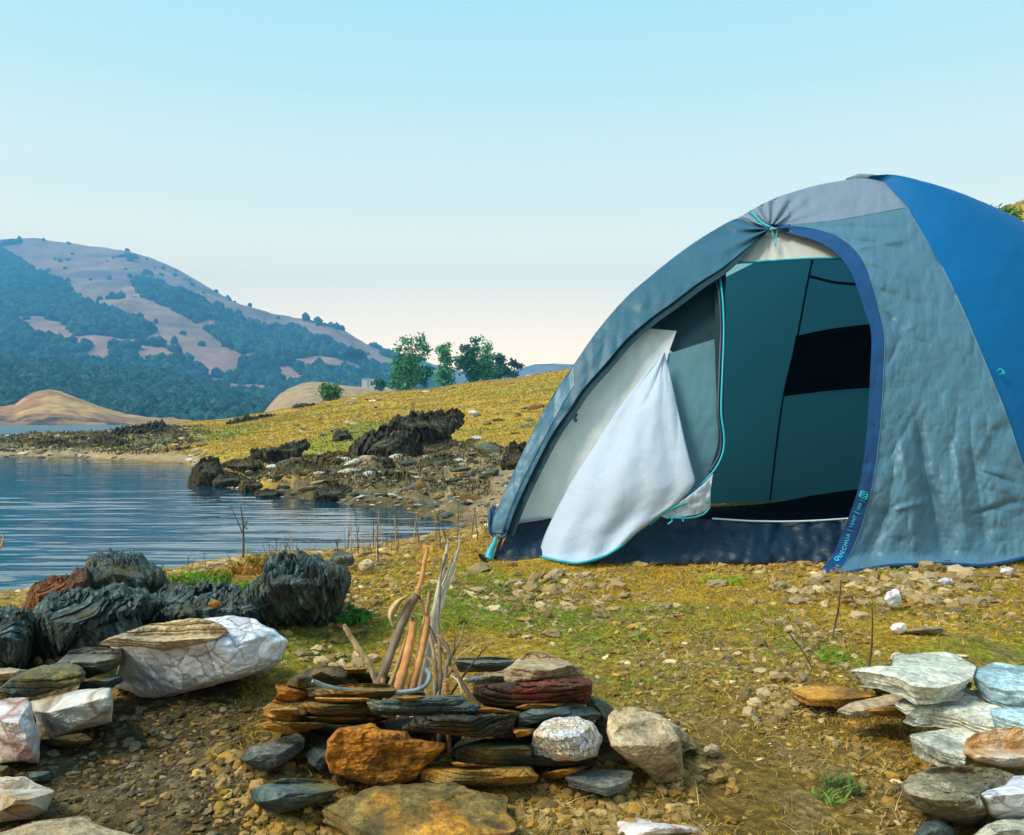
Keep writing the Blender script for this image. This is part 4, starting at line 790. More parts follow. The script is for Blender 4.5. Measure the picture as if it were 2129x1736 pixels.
# black pole and teal strap at the left foot
line('tent_pole',[(1052,1100),(1075,1045),(1110,970),(1150,893),(1190,843),(1218,800)],.009,FDK,.02,wamp=0)
line('pole_foot',[(1050,1100),(1040,1125),(1028,1160)],.006,MPL,.0,n=12)
st=np.array([(1031,1116),(1027,1130),(1021,1142),(1016,1156),(1018,1163)],float)
cc=curve(st,16); wdt=np.interp(np.linspace(0,1,16),[0,.4,.7,1],[3.5,6,8,7]); y=FD(cc[:,0],cc[:,1])-.02
Vs=np.stack([P(cc[:,0]-wdt,cc[:,1]-1,y),P(cc[:,0]+wdt,cc[:,1]+1,y)],1); o=mk('strap',Vs.reshape(-1,3),gridf(16,2),MT,tent); md=o.modifiers.new('thickness','SOLIDIFY'); md.thickness=.004
V,Q,T=tube(P([1018,1012,1003,1008,1018],[1164,1160,1168,1172,1166],2.86),.004,6); mk('strap_ring',V,[Q,T],MPL,tent)
# blue side panel and back of the fly
RS=curve([(1800,371),(1845,376),(1900,386),(1950,399),(2000,416),(2050,436),(2090,455),(2128,475),(2190,510),(2250,556),(2330,640),(2400,760),(2455,900),(2490,1045)],80)
RSy=np.interp(np.linspace(0,1,80),[0,.1,.3,.5,.7,1],[3.85,3.87,4.0,4.1,4.25,4.5])
RP3=P(RS[:,0],RS[:,1],RSy); sR=curve([(1800,371)]+[tuple(q) for q in Rc[::4]]+[(2200,1150)],80); L3=P(sR[:,0],sR[:,1],FD(sR[:,0],sR[:,1]))
t=np.linspace(0,1,60)[None,:,None]; V=L3[:,None]*(1-t)+RP3[:,None]*t
h=np.linspace(0,1,80)[:,None]; bl_=np.sin(math.pi*t[...,0])*np.sin(math.pi*np.clip(h*.9+.02,0,1))**.7
V[...,1]-=.16*bl_; V[...,0]+=.10*bl_; V[...,2]+=.05*bl_
ppx=CX+V[...,0]/V[...,1]*F; ppy=CY-(V[...,2]-EYE)/V[...,1]*F; V[...,1]+=wr(ppx,ppy,.6,9)*np.sin(math.pi*t[...,0])**.4
mk('fly_side_panel',V.reshape(-1,3),gridf(80,60),FBLUE,tent)
Lf=curve([(1800,371),(1765,374),(1700,385),(1600,417),(1530,455),(1460,492),(1400,535),(1300,620),(1240,690),(1190,762),(1145,830),(1100,915),(1040,1045),(1022,1108)],80)
A3=P(Lf[:,0],Lf[:,1],FD(Lf[:,0],Lf[:,1])+.004); t=np.linspace(0,1,70)[None,:,None]; V=A3[:,None]*(1-t)+RP3[:,None]*t
s_=np.sin(math.pi*t[...,0])**.55; V[...,1]+=1.45*s_*np.sin(math.pi*.5*h)**.8; V[...,0]-=.25*s_*h*(1-t[...,0]); V[...,2]-=.10*s_*(1-h)*h
mk('fly_back_panel',V.reshape(-1,3),gridf(80,70),fabric('fly_back_fabric',(.22,.40,.48),.6,.55),tent)
# peak hub sleeve
V,Q,T=tube(P([1760,1785,1815,1840],[375,370.5,372,380],3.86),[.010,.02,.02,.010],10); mk('peak_sleeve',V,[Q,T],FLAV,tent)
# inner tent
inn=lambda o_: (lambda px,py: FD(px,py)+o_)
patch('inner_top_panel',[(1500,552),(1550,505),(1600,478),(1650,478),(1700,488),(1740,510),(1775,545)],[(1500,556),(1560,545),(1610,541),(1660,539),(1700,537),(1740,537),(1775,547)],60,16,FCR,tent,.08,.3,5)
line('piping',[(1500,546),(1560,545),(1610,542),(1660,539),(1700,537.5),(1740,538),(1775,541)],.005,MT,.075,wamp=.3)
# dark veil between the fly and the mesh panel
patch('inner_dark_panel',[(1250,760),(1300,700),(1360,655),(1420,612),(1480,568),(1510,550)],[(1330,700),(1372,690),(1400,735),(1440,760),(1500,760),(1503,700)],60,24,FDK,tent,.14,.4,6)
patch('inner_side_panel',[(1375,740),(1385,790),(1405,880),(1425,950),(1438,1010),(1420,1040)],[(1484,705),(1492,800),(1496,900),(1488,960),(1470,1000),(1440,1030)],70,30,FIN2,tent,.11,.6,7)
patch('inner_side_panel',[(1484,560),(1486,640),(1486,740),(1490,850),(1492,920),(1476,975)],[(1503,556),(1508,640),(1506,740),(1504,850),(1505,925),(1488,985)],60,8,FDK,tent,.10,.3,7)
patch('inner_mesh_panel',[(1064,1090),(1090,1035),(1130,955),(1180,870),(1225,800),(1265,745),(1300,705),(1338,682)],[(1142,1078),(1200,1060),(1290,1000),(1340,900),(1365,850),(1378,790),(1388,740),(1406,688)],120,50,FMESH,tent,.10,.6,8)
line('mesh_panel_hem',[(1064,1088),(1090,1081),(1120,1076),(1150,1074),(1180,1070)],.006,FWH,.09,n=30,wamp=.3)
# folded white door flap
fa=[(1402,735),(1388,752),(1350,790),(1300,850),(1240,935),(1190,1015),(1155,1075),(1135,1115),(1122,1152)]
fb=[(1380,735),(1398,810),(1420,900),(1438,970),(1443,1003),(1400,1045),(1340,1095),(1270,1148),(1190,1168)]
fa=[(1380,733),(1340,780),(1290,845),(1240,920),(1195,990),(1165,1045),(1145,1085),(1130,1120),(1120,1156)]
fb=[(1381,733),(1394,790),(1410,860),(1425,925),(1438,975),(1443,1004),(1412,1042),(1370,1072),(1320,1108)]
FLC=curve([(1120,1156),(1160,1165),(1200,1170),(1250,1158),(1290,1135),(1320,1108)],60)
n=130; a=curve(fa,n); b=curve(fb,n); m=60; u=np.linspace(0,1,m)[None,:,None]; v=np.linspace(0,1,n)[:,None,None]
top=np.repeat(a[:1],m,0); 
Cn=(1-u)*a[:,None]+u*b[:,None]+v*(FLC[None]-((1-u)*a[-1]+u*b[-1]))
px,py=Cn[...,0],Cn[...,1]; uu=u[...,0]+0*v[...,0]; vv=v[...,0]+0*uu
off=.045-.075*np.sin(math.pi*uu)**.7*vv+.010*np.sin(uu*9+3*vv)*vv+.006*np.sin(uu*21-5*vv)*vv-.012*np.abs(vn(np.stack([uu*3.1+vv*1.5,vv*3.3-uu,0*uu],-1),33))+.01*fbm(np.stack([uu*3,vv*5,0*uu],-1),3,4)
Vf=P(px,py,FD(px,py)+off); Vf[...,2]=np.maximum(Vf[...,2],.008)
o=mk('door_flap',Vf.reshape(-1,3),gridf(n,m),FWH,tent); md=o.modifiers.new('thickness','SOLIDIFY'); md.thickness=.002
e1=Vf[-1]; e2=Vf[::-1][:,-1][:28]; ed=np.concatenate([e1,e2[1:]])
V,Q,T=tube(ed-np.array([0,.004,0]),.005,6); mk('flap_piping',V,[Q,T],MT,tent)
# zip and teal piping along the open edge
ZP=[(1490,560),(1497,590),(1502,640),(1503,700),(1500,780),(1498,860),(1504,910),(1500,945),(1480,982),(1450,1012),(1400,1050),(1350,1092)]
line('zip',[(x-5,y) for x,y in ZP[:9]],.006,MZ,.07,wamp=.2); line('piping',[(x+1,y) for x,y in ZP],.0035,MT,.062,wamp=.2)
patch('flap_bunch',[(1482,985),(1462,1006),(1430,1032),(1400,1052),(1372,1072)],[(1474,1035),(1476,1052),(1455,1068),(1420,1074),(1385,1078)],50,20,FWH,tent,.03,2.2,12,thick=.002)
line('flap_bunch_piping',[(1372,1072),(1400,1056),(1425,1046),(1450,1042),(1474,1044)],.004,MT,.018,wamp=.5,n=40)
line('bunch_hem',[(1390,1076),(1430,1077),(1460,1070),(1476,1055)],.003,MT,.018,wamp=.5,n=30)
# groundsheet wall
def gs_depth(px,py): return 2.885+.16*(1-sm(1070,1172,py))+0*px
patch('groundsheet',[(1064,1092),(1100,1083),(1145,1078),(1250,1076),(1390,1072),(1500,1082),(1600,1086),(1700,1082),(1757,1078),(1800,1074),(2040,1070)],[(1024,1170),(1100,1172),(1160,1172),(1250,1172),(1390,1171),(1500,1171),(1600,1170),(1700,1170),(1757,1170),(1830,1170),(2040,1168)],180,26,FGS,tent,0,2.3,14,depth=gs_depth,zmin=-.02)
line('piping',[(1480,1078),(1560,1083),(1640,1084),(1700,1082),(1762,1078)],.0035,MWT,0,depth=lambda a,b:3.03+0*a,wamp=.2,n=60)
# interior: back walls, window, floor
def wall(name,pts,mat,n=40,m=24,**k):
    """ruled quad patch: pts = two polylines of (px,py,depth)"""
    a=curve(np.array(pts[0],float),n); b=curve(np.array(pts[1],float),n); t=np.linspace(0,1,m)[None,:,None]; G=a[:,None]*(1-t)+b[:,None]*t
    V=P(G[...,0],G[...,1],G[...,2]+.02*fbm(np.stack([G[...,0]/80,G[...,1]/120,0*G[...,0]],-1),3,5)); return mk(name,V.reshape(-1,3),gridf(n,m),mat,tent,**k)
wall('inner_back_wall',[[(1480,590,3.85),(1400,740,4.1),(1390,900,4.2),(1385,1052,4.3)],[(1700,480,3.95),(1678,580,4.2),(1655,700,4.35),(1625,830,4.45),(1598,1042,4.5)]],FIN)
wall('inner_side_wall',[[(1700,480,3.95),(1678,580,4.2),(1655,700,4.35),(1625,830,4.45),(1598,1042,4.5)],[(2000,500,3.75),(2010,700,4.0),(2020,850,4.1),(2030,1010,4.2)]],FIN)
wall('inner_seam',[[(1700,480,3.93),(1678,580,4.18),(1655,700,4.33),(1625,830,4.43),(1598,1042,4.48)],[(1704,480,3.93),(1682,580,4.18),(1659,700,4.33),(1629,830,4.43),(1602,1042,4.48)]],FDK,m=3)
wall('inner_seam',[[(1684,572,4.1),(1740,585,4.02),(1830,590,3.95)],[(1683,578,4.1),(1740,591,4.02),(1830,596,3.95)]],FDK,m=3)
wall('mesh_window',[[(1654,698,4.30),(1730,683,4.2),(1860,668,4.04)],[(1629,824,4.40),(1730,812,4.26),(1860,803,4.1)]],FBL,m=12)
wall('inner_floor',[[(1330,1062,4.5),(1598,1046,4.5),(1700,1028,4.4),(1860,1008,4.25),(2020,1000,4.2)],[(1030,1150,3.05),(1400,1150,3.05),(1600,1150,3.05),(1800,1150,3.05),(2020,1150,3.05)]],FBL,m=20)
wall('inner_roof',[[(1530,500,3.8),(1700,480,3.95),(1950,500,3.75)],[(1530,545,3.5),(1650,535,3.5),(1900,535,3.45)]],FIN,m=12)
# tie cord, toggle and cord ends
line('tie_cord',[(1558,440),(1572,452),(1584,464),(1600,472)],.005,MT,-.012,n=14,wamp=0)
line('tie_cord',[(1604,476),(1607,492),(1611,513),(1613,495),(1616,476)],.0022,MT,.02,n=24,wamp=0)
line('tie_cord',[(1392,1072),(1397,1082),(1388,1090)],.003,MT,-.0,n=12,wamp=0); line('tie_cord',[(1417,1073),(1420,1084)],.003,MT,-.0,n=8,wamp=0)
line('toggle',[(1198,860),(1194,868),(1197,876)],.006,FDK,-.012,n=8,wamp=0)
line('side_loop',[(2072,770),(2080,768),(2086,776),(2078,778)],.004,MT,-.02,n=12,wamp=0)
V=P([1708,1716,1717,1709],[1188,1187,1192,1193],2.70); mk('hem_tab',V,np.array([[0,1,2,3]]),MT,tent,smooth=False)
# lettering along the trim
def text_mesh(body,size):
    cu=bpy.data.curves.new('t','FONT'); cu.body=body; cu.size=size; cu.align_x='LEFT'; cu.space_character=1.25; ob=bpy.data.objects.new('t',cu); S.collection.objects.link(ob)
    bpy.context.view_layer.update(); me=bpy.data.meshes.new_from_object(ob.evaluated_get(bpy.context.evaluated_depsgraph_get())); bpy.data.objects.remove(ob)
    V=np.array([v.co[:] for v in me.vertices]); Fc=[tuple(p.vertices) for p in me.polygons]; bpy.data.meshes.remove(me); return V,Fc
path=curve([(1730,1166),(1745,1156),(1754,1140),(1760,1120),(1768,1095),(1779,1068),(1789,1045),(1797,1022),(1802,1000)],200)
sl=np.concatenate([[0],np.cumsum(np.linalg.norm(np.diff(path,axis=0),axis=1))])
def on_path(V,s0,shift=0):
    s=s0+V[:,0]; X=np.interp(s,sl,path[:,0]); Y=np.interp(s,sl,path[:,1]); tx=np.interp(s,sl,np.gradient(path[:,0],sl)); ty=np.interp(s,sl,np.gradient(path[:,1],sl)); L=np.hypot(tx,ty)
    nx,ny=-ty/L,tx/L; h_=V[:,1]+shift; return X-nx*h_,Y-ny*h_
def letters(txt,size,s0,shift):
    V,Fc=text_mesh(txt,size); X,Y=on_path(V,s0,shift); V3=P(X,Y,FD(X,Y)-.010+wr(X,Y,1,3)); tri=[]
    for f_ in Fc:
        for i in range(1,len(f_)-1): tri.append((f_[0],f_[i],f_[i+1]))
    mk('lettering',V3,np.array(tri),MTX,tent,smooth=False); return V[:,0].max()
x=5.0
for txt,sz,sh in (('QUECHUA',11.5,-4.0),('|',14,-4.5),('TENT',9.5,-3.4),('|',14,-4.5),('100',9,-3.2),('|',12,-4)):
    x+=letters(txt,sz,x,sh)+5.0
for k in range(3):   # three linked narrow loops
    an=np.linspace(0,2*math.pi,25); lx=x+2+k*4.4+2.4*np.cos(an)+.28*8*np.sin(an)*.35; ly=9.0*np.sin(an)*.95
    X,Y=on_path(np.stack([lx,ly,0*lx],-1),0); V,Q,T=tube(P(X,Y,FD(X,Y)-.010+wr(X,Y,1,3)),.0011,5); mk('emblem_loop',V,[Q,T],MTX,tent)
V,Q,T=tube(P([995,1001,1008,1016],[1152,1157,1165,1170],2.84),[.004,.009,.007,.003],8)
mk('tent_peg',V,[Q,T],MPL,center=True,label='black plastic peg head in the gravel at the left foot of the tent',cat='tent peg')
# ---------------- sticks in the fire ring ----------------
def bark(name,a,b,c_,sc=1):
    m=M(name); c=m.coord(scale=(40*sc,40*sc,7*sc)); n=m.noise(c,1,7,.65,.8); r=m.ramp(n,0,[(.3,a),(.5,b),(.7,c_)]); b_=m.bump(n,0,.8,.003); return m.fin(r,0,b_,.8,.2)
WO=bark('orange_wood_mat',(.20,.09,.03),(.46,.22,.08),(.62,.36,.16)); WG=bark('grey_bark_mat',(.05,.04,.03),(.16,.13,.10),(.30,.26,.2)); WW=bark('white_wood_mat',(.26,.24,.20),(.45,.43,.37),(.60,.60,.54))
WT=bark('tan_wood_mat',(.16,.10,.05),(.38,.27,.14),(.55,.42,.24)); WD=bark('dark_twig_mat',(.03,.02,.012),(.10,.06,.035),(.2,.13,.08)); WB=bark('blue_grey_wood_mat',(.08,.10,.12),(.20,.25,.29),(.36,.42,.46))
sg='sticks standing in the fire ring'
def stick(pts,r0,r1,y0,y1,mat,label,name='stick',base=True,n=40,knot=.10,kids=(),seed=1,split=0,y=None):
    c=curve([(Z5[1]+a*Z5[0],Z5[2]+b*Z5[0]) for a,b in pts],n); t=np.linspace(0,1,n); yy=y0+(y1-y0)*t
    p=P(c[:,0],c[:,1],yy); r=(r0+(r1-r0)*t)*Z5[0]/F*yy
    r=r*(1+knot*vn(np.stack([t*9,t*0,t*0+seed],-1),seed))
    if base:
        e=p[0].copy(); dz=e[2]-.0
        if dz>.02:
            dv=(p[0]-p[3]); dv/=abs(dv[2])+1e-9; k=max(2,int(dz/.02)); ex=np.array([e+dv*dz*s for s in np.linspace(1,0,k,endpoint=False)]); p=np.concatenate([ex,p]); r=np.concatenate([np.full(k,r[0]),r])
    p[1:-1]+= .15*r[1:-1,None]*fbm(np.stack([np.arange(len(p)-2)*.3]*3,-1),2,seed)[:,None]
    parts=[tube(p,r,10)]
    V,Q,T=parts[0]
    a=fbm(V*60,3,seed)
    V=V+ (a*.0012)[:,None]*np.array([1,.6,.3])
    ps=[(V,Q,T)]
    for kp,kr in kids:
        cc=curve([(Z5[1]+a*Z5[0],Z5[2]+b*Z5[0]) for a,b in kp],16); y_=y if y else (y0+y1)/2
        ps.append(tube(P(cc[:,0],cc[:,1],y_),np.linspace(kr,kr*.4,16)*Z5[0]/F*y_,6))
    V,F_=join(ps); return mk(name,V,F_,mat,center=True,label=label,cat='stick',group=sg)
stick([(930,870),(990,700),(1040,560),(1085,460),(1135,375)],28,22,1.33,1.36,WG,'thick grey brown branch leaning in the middle of the sticks, broken at the top',seed=2)
stick([(1135,375),(1165,270),(1182,180),(1196,110)],17,10,1.361,1.37,WO,'slim bare orange stick rising from the top of the thick grey branch',base=False,seed=3,name='stick')
stick([(1030,915),(1065,780),(1095,660),(1118,530)],30,20,1.29,1.33,WO,'thick orange stick with a bright peeled tip in front',seed=4)
stick([(1108,905),(1145,770),(1175,640),(1200,500)],24,16,1.30,1.33,WO,'orange stick right beside the thick orange one',seed=5)
stick([(1185,720),(1215,560),(1245,420),(1275,280),(1310,85)],28,10,1.35,1.38,WW,'long split white stick, left one of the white pair',seed=6,knot=.2,kids=[([(1250,380),(1290,300),(1325,200),(1335,140)],7)])
stick([(1215,640),(1250,500),(1290,360),(1340,220),(1366,125)],20,9,1.36,1.39,WW,'white splintered stick, right one of the white pair',seed=7,knot=.25,kids=[([(1350,190),(1372,110),(1376,20)],6),([(1300,360),(1330,300),(1362,220)],6)])
stick([(1268,930),(1268,760),(1255,560),(1262,400),(1272,260),(1300,150)],11,7,1.27,1.36,WG,'long thin grey twig in front of the white sticks',seed=8)
stick([(905,875),(860,760),(800,680),(755,610),(722,550)],17,16,1.36,1.36,WT,'short weathered stick leaning to the left alone',seed=9,knot=.2)
stick([(990,875),(1035,750),(1080,620),(1108,500)],13,12,1.36,1.37,WT,'slim tan stick behind the thick orange one',seed=10)
stick([(1120,870),(1150,680),(1185,500),(1213,350)],15,12,1.38,1.38,WT,'tan brown stick between the orange and white ones',seed=11)
stick([(1285,930),(1300,800),(1315,710),(1280,640),(1245,600)],12,10,1.26,1.3,WG,'crooked grey stick at the right of the bunch',seed=12)
stick([(1235,935),(1240,780),(1215,640),(1190,560)],12,9,1.27,1.33,WG,'short grey stick left of the crooked one',seed=13)
stick([(1455,965),(1400,880),(1340,790),(1270,680),(1210,560),(1150,390)],8,5,1.24,1.36,WD,'long thin dark twig leaning left across the sticks',seed=14)
stick([(1375,870),(1430,790),(1480,730),(1530,670)],6,4,1.3,1.3,WD,'thin dark twig pointing right from the foot of the bunch',seed=15,name='twig',kids=[([(1480,730),(1500,690),(1505,660)],3)],y=1.3)
stick([(1300,800),(1345,700),(1385,620),(1405,530)],9,4,1.3,1.3,WG,'thin forked twig at the right of the bunch rising to the yellow leaf',seed=16,name='twig',kids=[([(1345,700),(1350,620),(1340,540)],4)],y=1.3)
stick([(1320,820),(1370,730),(1430,680),(1460,650)],8,3,1.31,1.31,WT,'pale bent twig leaning right low in the bunch',seed=17,name='twig')
stick([(1180,720),(1230,780),(1245,860),(1250,930)],8,8,1.28,1.28,WT,'pale short twig bending down beside the crooked stick',seed=18,name='twig',base=False)
stick([(545,865),(620,893),(700,912),(850,932),(980,936),(1090,925),(1165,905),(1200,870),(1208,830),(1185,790)],11,14,1.17,1.27,WB,'curved blue grey branch lying over the front rim of the fire ring',base=False,seed=19,n=60)
stick([(1305,945),(1303,895),(1300,855)],16,15,1.24,1.24,WO,'short sawn stub standing at the right foot of the bunch',seed=20)
stick([(1420,865),(1460,855),(1508,848)],13,14,1.36,1.36,WB,'short pale blue grey stick lying right of the bunch',base=False,seed=21)
stick([(940,885),(942,868),(944,850)],12,12,1.27,1.27,WO,'tiny stub at the foot of the thick grey branch',seed=22)
stick([(1360,840),(1400,900),(1445,975)],9,8,1.26,1.24,WG,'thin grey stick sloping down right onto the rim',base=False,seed=23,name='twig')
stick([(1325,835),(1370,870),(1388,940)],6,5,1.25,1.23,WT,'thin arched tan twig over the front rim at right',base=False,seed=24,name='twig')
# curled strip of bark
cv=curve([(1000,560),(985,510),(1000,460),(1040,410),(1085,385)],30); tt=np.linspace(-1,1,7)
V=[]
for (a,b_),k in zip(cv,np.linspace(0,1,30)):
    wd=22*math.sin(math.pi*min(.95,k*.9+.08))
    for q in tt: V.append(P(Z5[1]+(a+q*wd*.8)*Z5[0],Z5[2]+(b_+q*wd*.6)*Z5[0],1.34+.012*q*q))
o=mk('bark_strip',np.array(V),gridf(30,7),WT,center=True,label='curled tan strip of bark hanging from the thick grey branch',cat='bark'); md=o.modifiers.new('t','SOLIDIFY'); md.thickness=.002
# yellow leaf and pebbles with a look of their own
MYL=M('yellow_leaf_mat').fin((.62,.42,.02),rough=.6)
V=[];lf_=[(1310,530),(1350,525),(1355,560),(1370,530),(1400,518),(1430,530),(1475,545),(1450,570),(1400,580),(1350,600),(1320,595)]
pts=np.array([(Z5[1]+a*Z5[0],Z5[2]+b_*Z5[0]) for a,b_ in lf_]); yy=2.0+.02*RNG.standard_normal(len(pts))
V=P(pts[:,0],pts[:,1],yy); V=np.concatenate([V,V.mean(0)[None]+np.array([[0,-.01,.006]])]); k=len(lf_)
V2=np.concatenate([V,V+np.array([0,.002,-.001])]); T=[(i,(i+1)%k,k) for i in range(k)]+[((i+1)%k+k+1,i+k+1,2*k+1) for i in range(k)]
mk('fallen_leaf',V2,np.array(T),MYL,center=True,smooth=False,label='bright yellow dry leaf on the ground behind the sticks',cat='leaf')
gp='single bright stones lying on the ground'
def peb(px,py,w,h,mat,sd,lab,grp=gp,**k):
    y=EYE*F/(py+h*.5-CY) if 'y' not in k else k.pop('y'); rg=np.random.default_rng(sd)
    pts=[(px+w/2*math.cos(a)*rg.uniform(.8,1.12),py+h/2*math.sin(a)*rg.uniform(.8,1.12)) for a in np.linspace(0,6.28,9)[:-1]]
    return front_rock('pebble',pts,y,w/F*y*.7,mat,sd,lab,grp,cat='stone',n=56,rows=16,rough=.09,**k)
peb(446,1256,26,18,MOR,701,'orange oblong pebble on the low black rock',y=1.72)
peb(1857,1244,38,46,MQ,702,'knobbly white stone below the right half of the tent'); peb(1868,1305,0.1+36,26,MQP,703,'cone shaped white stone below the knobbly one')
peb(1900,1312,44,12,MTA,704,'flat tan slab stone right of the cone shaped white one'); peb(1965,1210,34,18,MQ,705,'white stone close under the tent hem'); peb(2095,1188,40,18,MQP,706,'pale stone at the right edge by the tent hem')
peb(1866,1367,36,24,MQB,707,'pinkish grey stone above the large pale slab'); peb(593,1310,36,26,MOR,708,'yellow stone at the right end of the white boulder'); peb(655,1300,34,28,MTA,709,'tan stone among yellow ones right of the boulder')
peb(710,1163,62,40,MS,710,'dark grey pointed stone at the water edge behind the black mound',y=2.9); peb(762,1176,36,30,MTA,711,'pale pink stone beside the dark grey one at the water edge',y=2.85)
peb(318,1545,26,24,MYP,712,'yellow pebble in the dark hollow below the white boulder'); peb(80,1375,22,22,MYP,713,'small yellow stone behind the left row, first of three'); peb(105,1378,24,18,MYP,714,'pale stone between two yellow ones behind the left row'); peb(122,1372,22,22,MYP,715,'small yellow stone touching the pale topped slab at left')
peb(1480,1560,38,30,MTA,716,'brown grey stone right of the tall leaning slab'); peb(545,1815-200,30,26,MYP,717,'brown pebble left of the large dark stone by the ring') ; peb(1905,1415,80,14,MTA,718,'thin tan flake lying above the pale slabs') if False else None
peb(455,1640+72,24,26,MYP,718,'yellow pebble at the bottom left of the fire ring'); peb(700,1620,20,24,MYP,719,'small yellow pebble in front of the large dark blue grey stone'); peb(1960,1700,50,26,MYP,720,'orange pebble at the left foot of the speckled boulder') 
peb(1930,1310,70,18,MTA,721,'flat tan stone in the middle of the ground right of the twigs'); peb(1990,1385-20,60,14,MTA,722,'thin flat stone just above the large pale slab')
peb(620,1535,30,36,MOR,723,'rusty cube like stone above the grey pale topped stone',y=1.17) if False else None
# ---------------- gravel and grass ----------------
def scatter(n,pxr,dr,rng,logd=True):
    px=rng.uniform(*pxr,n); dd=np.exp(rng.uniform(math.log(dr[0]),math.log(dr[1]),n)) if logd else rng.uniform(*dr,n)
    x=(px-CX)/F*dd; return px,dd,x,Hg(x,dd)
gm=M('gravel_mat'); at=gm.n('ShaderNodeVertexColor',layer_name='Col'); c=gm.coord('Object',rnd=False); nn=gm.noise(c,180,4,.7); rn=gm.ramp(nn,0,[(.3,.6),(.7,1.4)]); xx=gm.mix(.8,0,at,0,rn,0,'MULTIPLY'); GVM=gm.fin(xx,2,gm.bump(nn,0,.5,.002),.85,.2)
rg=np.random.default_rng(77)
px,dd,x,z=scatter(60000,(-150,2280),(.86,5.2),rg)
p3=np.stack([x,dd,z],-1); dens=fbm(p3*np.array([2.5,2.5,1]),4,5)+.25*fbm(p3*np.array([9,9,1]),3,6)
rightp=sm(1450,1700,px)*(sm(1180,1240,CY+EYE*F/dd))*.25
shore=((z<-.04)*.5)
ok=(dens+rightp+shore+.28*(1-sm(420,620,px))*(dd<1.7)+rg.uniform(-.13,.13,len(px))>.04)&(z>LV-.05)
px,dd,x,z=px[ok],dd[ok],x[ok],z[ok]; n=len(px)
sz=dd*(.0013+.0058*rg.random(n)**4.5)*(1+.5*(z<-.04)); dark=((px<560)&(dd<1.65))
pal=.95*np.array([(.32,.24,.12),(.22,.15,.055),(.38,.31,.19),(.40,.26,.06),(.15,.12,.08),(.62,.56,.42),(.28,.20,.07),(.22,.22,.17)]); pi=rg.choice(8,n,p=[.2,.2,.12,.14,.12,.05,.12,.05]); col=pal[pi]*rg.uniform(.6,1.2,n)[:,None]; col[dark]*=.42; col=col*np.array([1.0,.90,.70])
tm=[]
for s_ in range(8):
    v,f_=lump(I1,s_+40,.75,(1,.8,.42)); tm.append((v,f_))
pos=np.stack([x,dd,z+sz*.12],-1)
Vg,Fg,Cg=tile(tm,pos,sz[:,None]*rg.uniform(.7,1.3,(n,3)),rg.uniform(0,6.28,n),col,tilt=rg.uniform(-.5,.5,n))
hp=[]
for cx_,cy_,sx_,sy_,nn_,ss_,kd in [(1250,1690,130,45,1500,1.25,0),(560,1690,80,40,700,1.3,0),(480,1600,45,18,260,1.3,0),(640,1300,60,26,420,1.5,0),(1180,1225,110,28,700,1.3,1),(1850,1230,190,34,1500,1.4,1),(1620,1470,60,30,420,1.2,1),(1680,1340,90,60,800,1.0,1),(700,1380,90,22,420,1.2,1),(1430,1610,50,30,260,1.3,0),(1900,1620,80,60,420,1.0,0),(250,1480,140,60,700,1.1,2),(330,1640,120,60,600,1.1,2),(1120,1300,80,30,420,1.2,1)]:
    nn_=int(nn_*(.42 if kd==0 else .26)); ss_=ss_*.92; qx=cx_+sx_*rg.standard_normal(nn_)*.85; qy=np.clip(cy_+sy_*rg.standard_normal(nn_)*.85,1172,1760); dd_=EYE*F/(qy-CY); xx_=(qx-CX)/F*dd_; zz_=Hg(xx_,dd_); s1=dd_*(.0022+.0080*rg.random(nn_)**3.6)*ss_
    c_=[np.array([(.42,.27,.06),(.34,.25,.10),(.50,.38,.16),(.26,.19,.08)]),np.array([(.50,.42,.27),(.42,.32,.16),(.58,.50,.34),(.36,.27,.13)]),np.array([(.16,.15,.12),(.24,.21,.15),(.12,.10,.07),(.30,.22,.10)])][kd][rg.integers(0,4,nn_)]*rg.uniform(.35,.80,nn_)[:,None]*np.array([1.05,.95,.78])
    hp.append((np.stack([xx_,dd_,zz_+s1*.2],-1),s1,c_))
hP=np.concatenate([h[0] for h in hp]); hS=np.concatenate([h[1] for h in hp]); hC=np.concatenate([h[2] for h in hp]); m_=len(hP)
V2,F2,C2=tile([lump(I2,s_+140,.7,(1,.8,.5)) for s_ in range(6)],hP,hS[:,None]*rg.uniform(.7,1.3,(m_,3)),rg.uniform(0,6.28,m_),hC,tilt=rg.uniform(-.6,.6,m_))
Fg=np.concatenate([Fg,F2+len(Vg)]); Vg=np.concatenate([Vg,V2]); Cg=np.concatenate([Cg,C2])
mk('gravel',Vg,Fg,GVM,smooth=False,col=Cg,kind='stuff',label='loose gravel and pebbles over the camp ground and shore')
# hillside and bank rubble too small to count
px,dd,x,z=scatter(26000,(-150,2280),(5.2,45),rg); p3=np.stack([x,dd,z],-1); rk=rockiness(px,dd,x,dd); g2=fbm(p3*np.array([.5,.5,1]),4,15)
ok=(z>LV-.03)&((rg.random(len(px))<rk*1.0)|((dd<14)&(rg.random(len(px))<.6))|((g2>.12)&(rg.random(len(px))<.35))|((z<LV+.2)&(rg.random(len(px))<.7)))
px,dd,x,z,rk=px[ok],dd[ok],x[ok],z[ok],rk[ok]; n=len(px); sz=dd*(.0012+.0045*rg.random(n)**3)
pal2=np.array([(.30,.27,.2),(.14,.13,.1),(.42,.38,.3),(.38,.24,.07),(.07,.07,.06),(.55,.5,.42)]); col=pal2[rg.choice(6,n,p=[.25,.22,.15,.15,.15,.08])]*rg.uniform(.6,1.15,n)[:,None]
Vg,Fg,Cg=tile(tm,np.stack([x,dd,z+sz*.1],-1),sz[:,None]*np.stack([rg.uniform(.8,1.6,n),rg.uniform(.7,1.3,n),rg.uniform(.5,1.1,n)],-1),rg.uniform(0,6.28,n),col,tilt=rg.uniform(-.4,.4,n))
